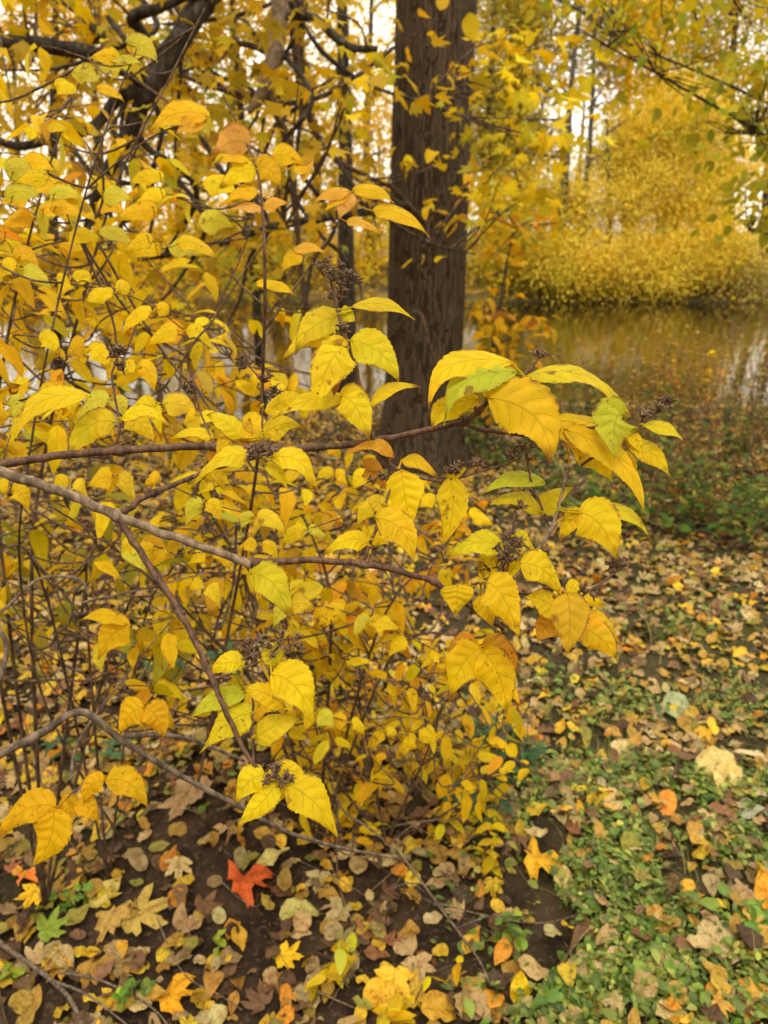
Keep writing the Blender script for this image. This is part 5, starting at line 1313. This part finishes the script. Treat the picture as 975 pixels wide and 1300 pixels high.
herb('green_herb', 'dark bluish green leafy herb rising from the litter beside the path', 655, 1000, 7, .16, .075, HG, T_MID, spread=.06, pairs=4, stem='twig')
herb('green_herb', 'low dark green herb just below the larger bluish green herb', 600, 1050, 4, .07, .06, HG, T_MID, spread=.05, pairs=3, stem='twig')
herb('seedling', 'round leaved bright green seedling on dark soil at the bottom left', 168, 1262, 3, .06, .026, LG, T_LIN, spread=.02, pairs=4)
herb('seedling', 'lime green seedling with two tiers of round leaves on dark soil', 275, 1212, 1, .07, .028, [((.30, .36, .03), 1)], T_LIN, spread=.01, pairs=3)
herb('seedling', 'pale green lobed seedling near the pale maple leaves', 92, 1150, 3, .05, .04, LG, T_MAP1, spread=.03, pairs=2)
herb('seedling', 'upright sprig with three lime yellow leaves beside the dead canes', 440, 1232, 1, .13, .06, [((.50, .50, .03), 2), ((.62, .50, .03), 1)], T_MID, spread=.02, pairs=2)
herb('seedling', 'small green seedling near the lower left edge', 12, 1245, 3, .06, .035, LG, T_LIN, spread=.03, pairs=2)
herb('seedling', 'green seedling cluster below the bright yellow maple leaf', 640, 1200, 4, .07, .034, LG, T_LIN, spread=.04, pairs=3)
YG = [(YEL, 4), (AMB, 2), (LEM, 2), (LIM, .6)]
for px, py, lab, hh in ((505, 1285, 'yellow leaved shoot at the bottom edge right of the lime sprig', .12), (548, 1075, 'yellow leaved shoot above the flat dead cane', .13), (608, 1105, 'yellow leaved shoot left of the bright yellow maple leaf', .11), (465, 1060, 'yellow leaved shoot crossed by the long dead cane', .14), (395, 1250, 'yellow leaved shoot left of the lime sprig', .1), (590, 1010, 'yellow leaved shoot just left of the dark bluish herb', .15)):
    herb('shrub_shoot', lab, px, py, 3, hh, .055, YG, T_MID, 'young yellow shoots in the litter', 'shoot', .05, 3, M['leaf_mid'], 'twig', up=-.1)
herb('broadleaf_weed', 'broad round leaved green weed at the bottom near the upright yellow leaf', 712, 1290, 5, .06, .055, [((.10, .21, .02), 1), ((.16, .27, .03), 1)], T_LIN, spread=.05, pairs=2)
herb('broadleaf_weed', 'broad leaved green weed at the right edge among the ground cover', 945, 1200, 5, .07, .055, LG, T_LIN, spread=.06, pairs=2)
herb('broadleaf_weed', 'broad leaved green weed in the bottom right corner', 850, 1278, 5, .05, .05, LG, T_LIN, spread=.07, pairs=2)
herb('dark_weed', 'dark green weed in the shade under the hanging stem at left', 110, 960, 5, .12, .06, HG, T_MID, spread=.08, pairs=3, stem='twig')
herb('dark_weed', 'dark green weed behind the low shoots in the middle', 420, 850, 6, .14, .06, HG, T_MID, spread=.1, pairs=3, stem='twig')
herb('dark_weed', 'dark green weed between the amber leaves at left', 225, 850, 5, .14, .06, HG, T_MID, spread=.1, pairs=3, stem='twig')
# nettles and dead weeds on the bank to the right
NG = [((.08, .15, .03), 3), ((.14, .21, .03), 3), ((.25, .25, .04), 1.5), ((.05, .10, .025), 2)]
spots = [(640, 600, 5.2), (675, 610, 5.6), (720, 600, 6.2), (700, 640, 4.6), (735, 660, 4.3), (760, 690, 4.0), (800, 640, 5.0), (840, 690, 4.2), (870, 720, 3.9), (905, 700, 4.1), (940, 730, 3.8), (965, 690, 4.3), (890, 650, 5.0), (940, 640, 5.2), (820, 700, 4.0), (690, 560, 7.2), (760, 570, 7.2), (850, 600, 6.2), (600, 590, 6.0), (965, 600, 6.2)]
bank_marks = [(640, 600, 'the dark trunk base'), (730, 690, 'the rightmost sharp leaf cluster'), (860, 800, 'the grass tuft'), (960, 700, 'the right edge'), (850, 540, 'the pond edge'), (955, 560, 'the pale maple leaf on the bank')]
for i, (px, py, Y) in enumerate(spots):
    near = ['right beside the thick trunk', 'a step right of the thick trunk', 'behind the lime leaf pair', 'under the lime leaf pair', 'behind the big drooping yellow leaf', 'at the corner of the path', 'between the yellow leaves and the dead stalks', 'behind the grass tuft', 'above the straw coloured stalk', 'beside the straw coloured stalk', 'against the right edge by the path', 'against the right edge higher up', 'among the dead stalks', 'behind the dead stalks', 'just left of the grass tuft', 'at the water behind the trunk', 'at the water behind the lime leaf', 'at the water behind the dead stalks', 'behind the root of the trunk', 'at the water by the right edge'][i]
    herb('bank_herb', 'leafy green herb on the bank ' + near, px, py, 8, random.uniform(.3, .55) * (1.2 if Y > 5 else 1), .07, NG, T_LOW, 'green herbs along the bank', 'herb', .17, 6, M['leaf_far'], 'twig', Y=Y)
wn = ['at the far right edge', 'beside the right edge', 'behind the lime seed twig', 'right of the lime seed twig', 'in the middle of the dry patch', 'at the near side of the dry patch', 'at the pond side of the dry patch', 'between the yellow tip and the dry patch', 'near the orange bush by the pond', 'leaning over the path', 'close to the pale bank leaf', 'tallest of the dry patch', 'shortest of the dry patch', 'behind the grass tuft', 'at the left end of the dry patch', 'under the drooping yellow leaf']
WX = [(650, 560, 7.0), (690, 590, 6.4), (730, 570, 7.1), (770, 560, 6.8), (800, 580, 6.3), (840, 540, 7.2), (870, 550, 6.7), (915, 540, 7.1), (950, 550, 6.6), (975, 580, 6.1), (985, 640, 5.3), (780, 620, 5.6), (750, 600, 6.2)]
wn2 = ['beside the trunk at the water', 'left of the lime seed twig', 'behind the lime leaf at the water', 'in the gap left of the dry patch', 'at the left back of the dry patch', 'at the water left of the orange bush', 'just right of the lime seed twig', 'right of the orange bush at the water', 'by the pale bank leaf at the water', 'cut by the right edge at the back', 'cut by the right edge in front', 'under the long drooping leaf', 'behind the long drooping leaf']
wn = wn + wn2
for i, (px, py, Y) in enumerate([(960, 640, 4.9), (925, 640, 5.1), (845, 560, 6.2), (880, 580, 5.8), (870, 640, 5.0), (860, 680, 4.4), (900, 560, 6.6), (820, 620, 5.3), (930, 560, 6.8), (890, 700, 4.2), (945, 590, 5.8), (905, 610, 5.2), (835, 650, 4.7), (865, 720, 4.0), (790, 600, 5.8), (800, 660, 4.6)] + WX):
    herb('dry_weed', 'dead brown weed stalk clump ' + wn[i], px, py, 11, random.uniform(.5, .85) * (1.25 if Y > 5.7 else .9), .04, [(BRN, 3), (RUS, 1), (TAN, 1.2), (OCH, 1.5), (OLV, 1.2)], T_LOW, 'dead brown weeds on the bank', 'dead weed', .16, 8, M['leaf_far'], 'seed', 2, .4, Y=Y)
herb('orange_bush', 'small orange leaved bush at the water near the right edge', 880, 540, 7, .62, .085, [(ORG, 3), (RUS, 1.6), (AMB, 2), (OLV, .8)], T_LOW, None, 'bush', .2, 7, M['leaf_far'], 'twig', Y=7.0)
herb('straw_stalk', 'lone straw coloured dry stalk standing at the edge of the path', 952, 765, 1, .36, .02, [(TAN, 1)], T_LOW, None, 'dry stalk', .03, 2, M['leaf_far'], 'straw')
def grass_tuft(label, px, py, n, h, sp):
    b = gnd(px, py); root = tag(empty('grass_tuft', b), label, 'grass tuft')
    V = []; F = []; T = []
    for i in range(n):
        a = random.uniform(0, 6.28); l = h * random.uniform(.5, 1.1); lean = random.uniform(.2, 1.0)
        p = b + Vector((random.gauss(0, sp), random.gauss(0, sp), -.005)); w_ = random.uniform(.0015, .003)
        dr = Vector((math.cos(a), math.sin(a), 0)); sd_ = Vector((-math.sin(a), math.cos(a), 0))
        o = len(V)
        for k in range(6):
            t = k / 5; c = p + dr * l * lean * t * t * .8 + Vector((0, 0, l * (t - .45 * lean * t * t)))
            ww = w_ * (1 - t * .92); V += [tuple(c - sd_ * ww), tuple(c + sd_ * ww)]
        F += [(o + 2 * k, o + 2 * k + 1, o + 2 * k + 3, o + 2 * k + 2) for k in range(5)]
        cc = random.choice([(.12, .22, .03), (.18, .26, .04), (.09, .17, .02), (.36, .30, .10)]); T += [(*cc, 1)] * 12
    tag(link('blades', mesh_np('blades', np.array(V), [np.array(F)], M['herb'], {'tint': np.array(T), 'luv': np.zeros((len(V), 3))}), root), kind='stuff')
grass_tuft('green grass tuft at the edge of the trodden path', 855, 815, 90, .17, .06)
grass_tuft('thin grass spreading over the upper part of the ground cover', 800, 985, 46, .12, .12)
grass_tuft('sparse grass at the right edge near the curled pale leaves', 930, 900, 40, .12, .14)
grass_tuft('small thin grass tuft on the litter below the drooping leaf group', 745, 900, 30, .08, .06)

# ------------------------------------------------------------------ fallen twigs and dead canes
def cane(name, label, pts, r0, r1, mat='deadwood', cat='twig', group='dead twigs over the litter', side=()):
    """pts: (px, py, height above the ground)."""
    P = []
    for px, py, h in pts:
        g = gnd(px, py)
        if h: 
            # the point h metres over the ground on that ray
            d = (g - CAMP); t = (CAM_H - h - g.z) / (CAM_H - g.z); g = CAMP + d * t
        P.append(g + Vector((0, 0, .008)))
    pl, rr = spline(P, [r0 + (r1 - r0) * i / (len(P) - 1) for i in range(len(P))], 7)
    mb = MB(); mb.tube(pl, rr, 7, wob=.25)
    o = tag(mb.build(name, M[mat]), label, cat, group)
    for s_ in side:
        q = pl[int(s_[0] * (len(pl) - 1))]; e = q + Vector(s_[1]); m_ = q.lerp(e, .5) + Vector((0, 0, .02))
        b_ = MB(); a, r_ = spline([q, m_, e], [r1 * .9, r1 * .7, r1 * .3], 5); b_.tube(a, r_, 5); b_.build('side_twig', M[mat], o)
    return o
cane('dead_cane', 'long dead cane slanting over the litter to the bottom middle', [(405, 940, .32), (430, 1032, .22), (470, 1066, .18), (512, 1105, .14), (556, 1158, .1), (606, 1224, .05), (622, 1262, .02)], .0030, .0022, side=((.45, (.12, .05, .03)), (.6, (-.1, -.03, -.02)), (.75, (.16, .02, .01))))
cane('dead_cane', 'thin dead cane rising straight from the litter to the hanging seed cluster', [(428, 1120, .02), (428, 1040, .16), (422, 960, .3), (405, 890, .42), (385, 850, .5)], .0022, .0012)
cane('dead_cane', 'thin arching dead cane crossing from the long cane to the green herb', [(470, 1070, .16), (520, 1062, .17), (575, 1058, .14), (610, 1058, .05)], .0012, .0009)
cane('dead_cane', 'dead cane running flat from the long cane into the greens', [(556, 1156, .09), (620, 1172, .07), (690, 1184, .05), (760, 1166, .02)], .0015, .0008)
cane('dead_cane', 'pale forked stick lying beside the big curled tan leaf', [(700, 1262, .0), (715, 1230, .03), (735, 1205, .05), (752, 1188, .06)], .0022, .0012, 'straw', side=((.5, (-.03, -.12, -.01)),))
cane('fallen_branch', 'forked grey branch lying in the bottom left corner', [(-30, 1180, .03), (20, 1215, .03), (62, 1248, .02), (92, 1278, .01), (110, 1320, .01)], .0060, .0040, side=((.55, (.19, -.10, .0)),))
cane('fallen_twig', 'curved thin twig on bare soil left of the bottom middle', [(200, 1172, .02), (218, 1215, .01), (240, 1248, .01), (280, 1268, .01), (308, 1285, .01)], .0018, .0012)
cane('fallen_twig', 'straight twig running below the curved thin twig', [(75, 1242, .02), (130, 1252, .01), (190, 1280, .01), (215, 1306, .01)], .0030, .0018)
cane('fallen_twig', 'pale twig slanting beside the lime sprig', [(388, 1255, .01), (420, 1268, .02), (452, 1282, .01)], .0014, .001, 'straw')
cane('fallen_twig', 'short twig between the red maple leaf and the pale leaves', [(280, 1128, .01), (320, 1160, .01), (345, 1145, .01)], .0014, .001)
lab_pool = ['leaning by the lime sprig', 'crossing under the long cane', 'near the bottom middle', 'beside the bright yellow maple leaf', 'above the yellow cluster', 'right of the yellow cluster', 'by the upright yellow leaf', 'at the foot of the green herb', 'left of the green herb', 'between herb and cane', 'under the hanging seed cluster', 'below the red maple leaf', 'in the tangle right of the red leaf', 'lowest of the tangle', 'highest of the tangle', 'paler than its neighbours', 'darkest of the tangle', 'bent like a hook', 'straightest of the tangle', 'at the edge of the greens', 'by the big curled tan leaf', 'in front of the green herb', 'touching the ochre maple leaf', 'half hidden by yellow leaves', 'above the bright yellow maple leaf', 'standing near the cane tip']
for i, lb in enumerate(lab_pool):
    x, y = random.uniform(385, 690), random.uniform(1030, 1285); a = random.uniform(-2.6, -.5); l = random.uniform(50, 150); hh = random.uniform(.02, .16)
    x2, y2 = x + math.cos(a) * l, y + math.sin(a) * l * .8
    cane('dead_stalk', 'thin reddish dead stalk ' + lb, [(x, y, 0), ((x + x2) / 2 + random.uniform(-12, 12), (y + y2) / 2 + random.uniform(-8, 8), hh * .6), (x2, y2, hh)], .0011, .0006, random.choice(['twig', 'seed', 'deadwood', 'straw']), 'dead stalk', 'thin dead stalks in the litter')
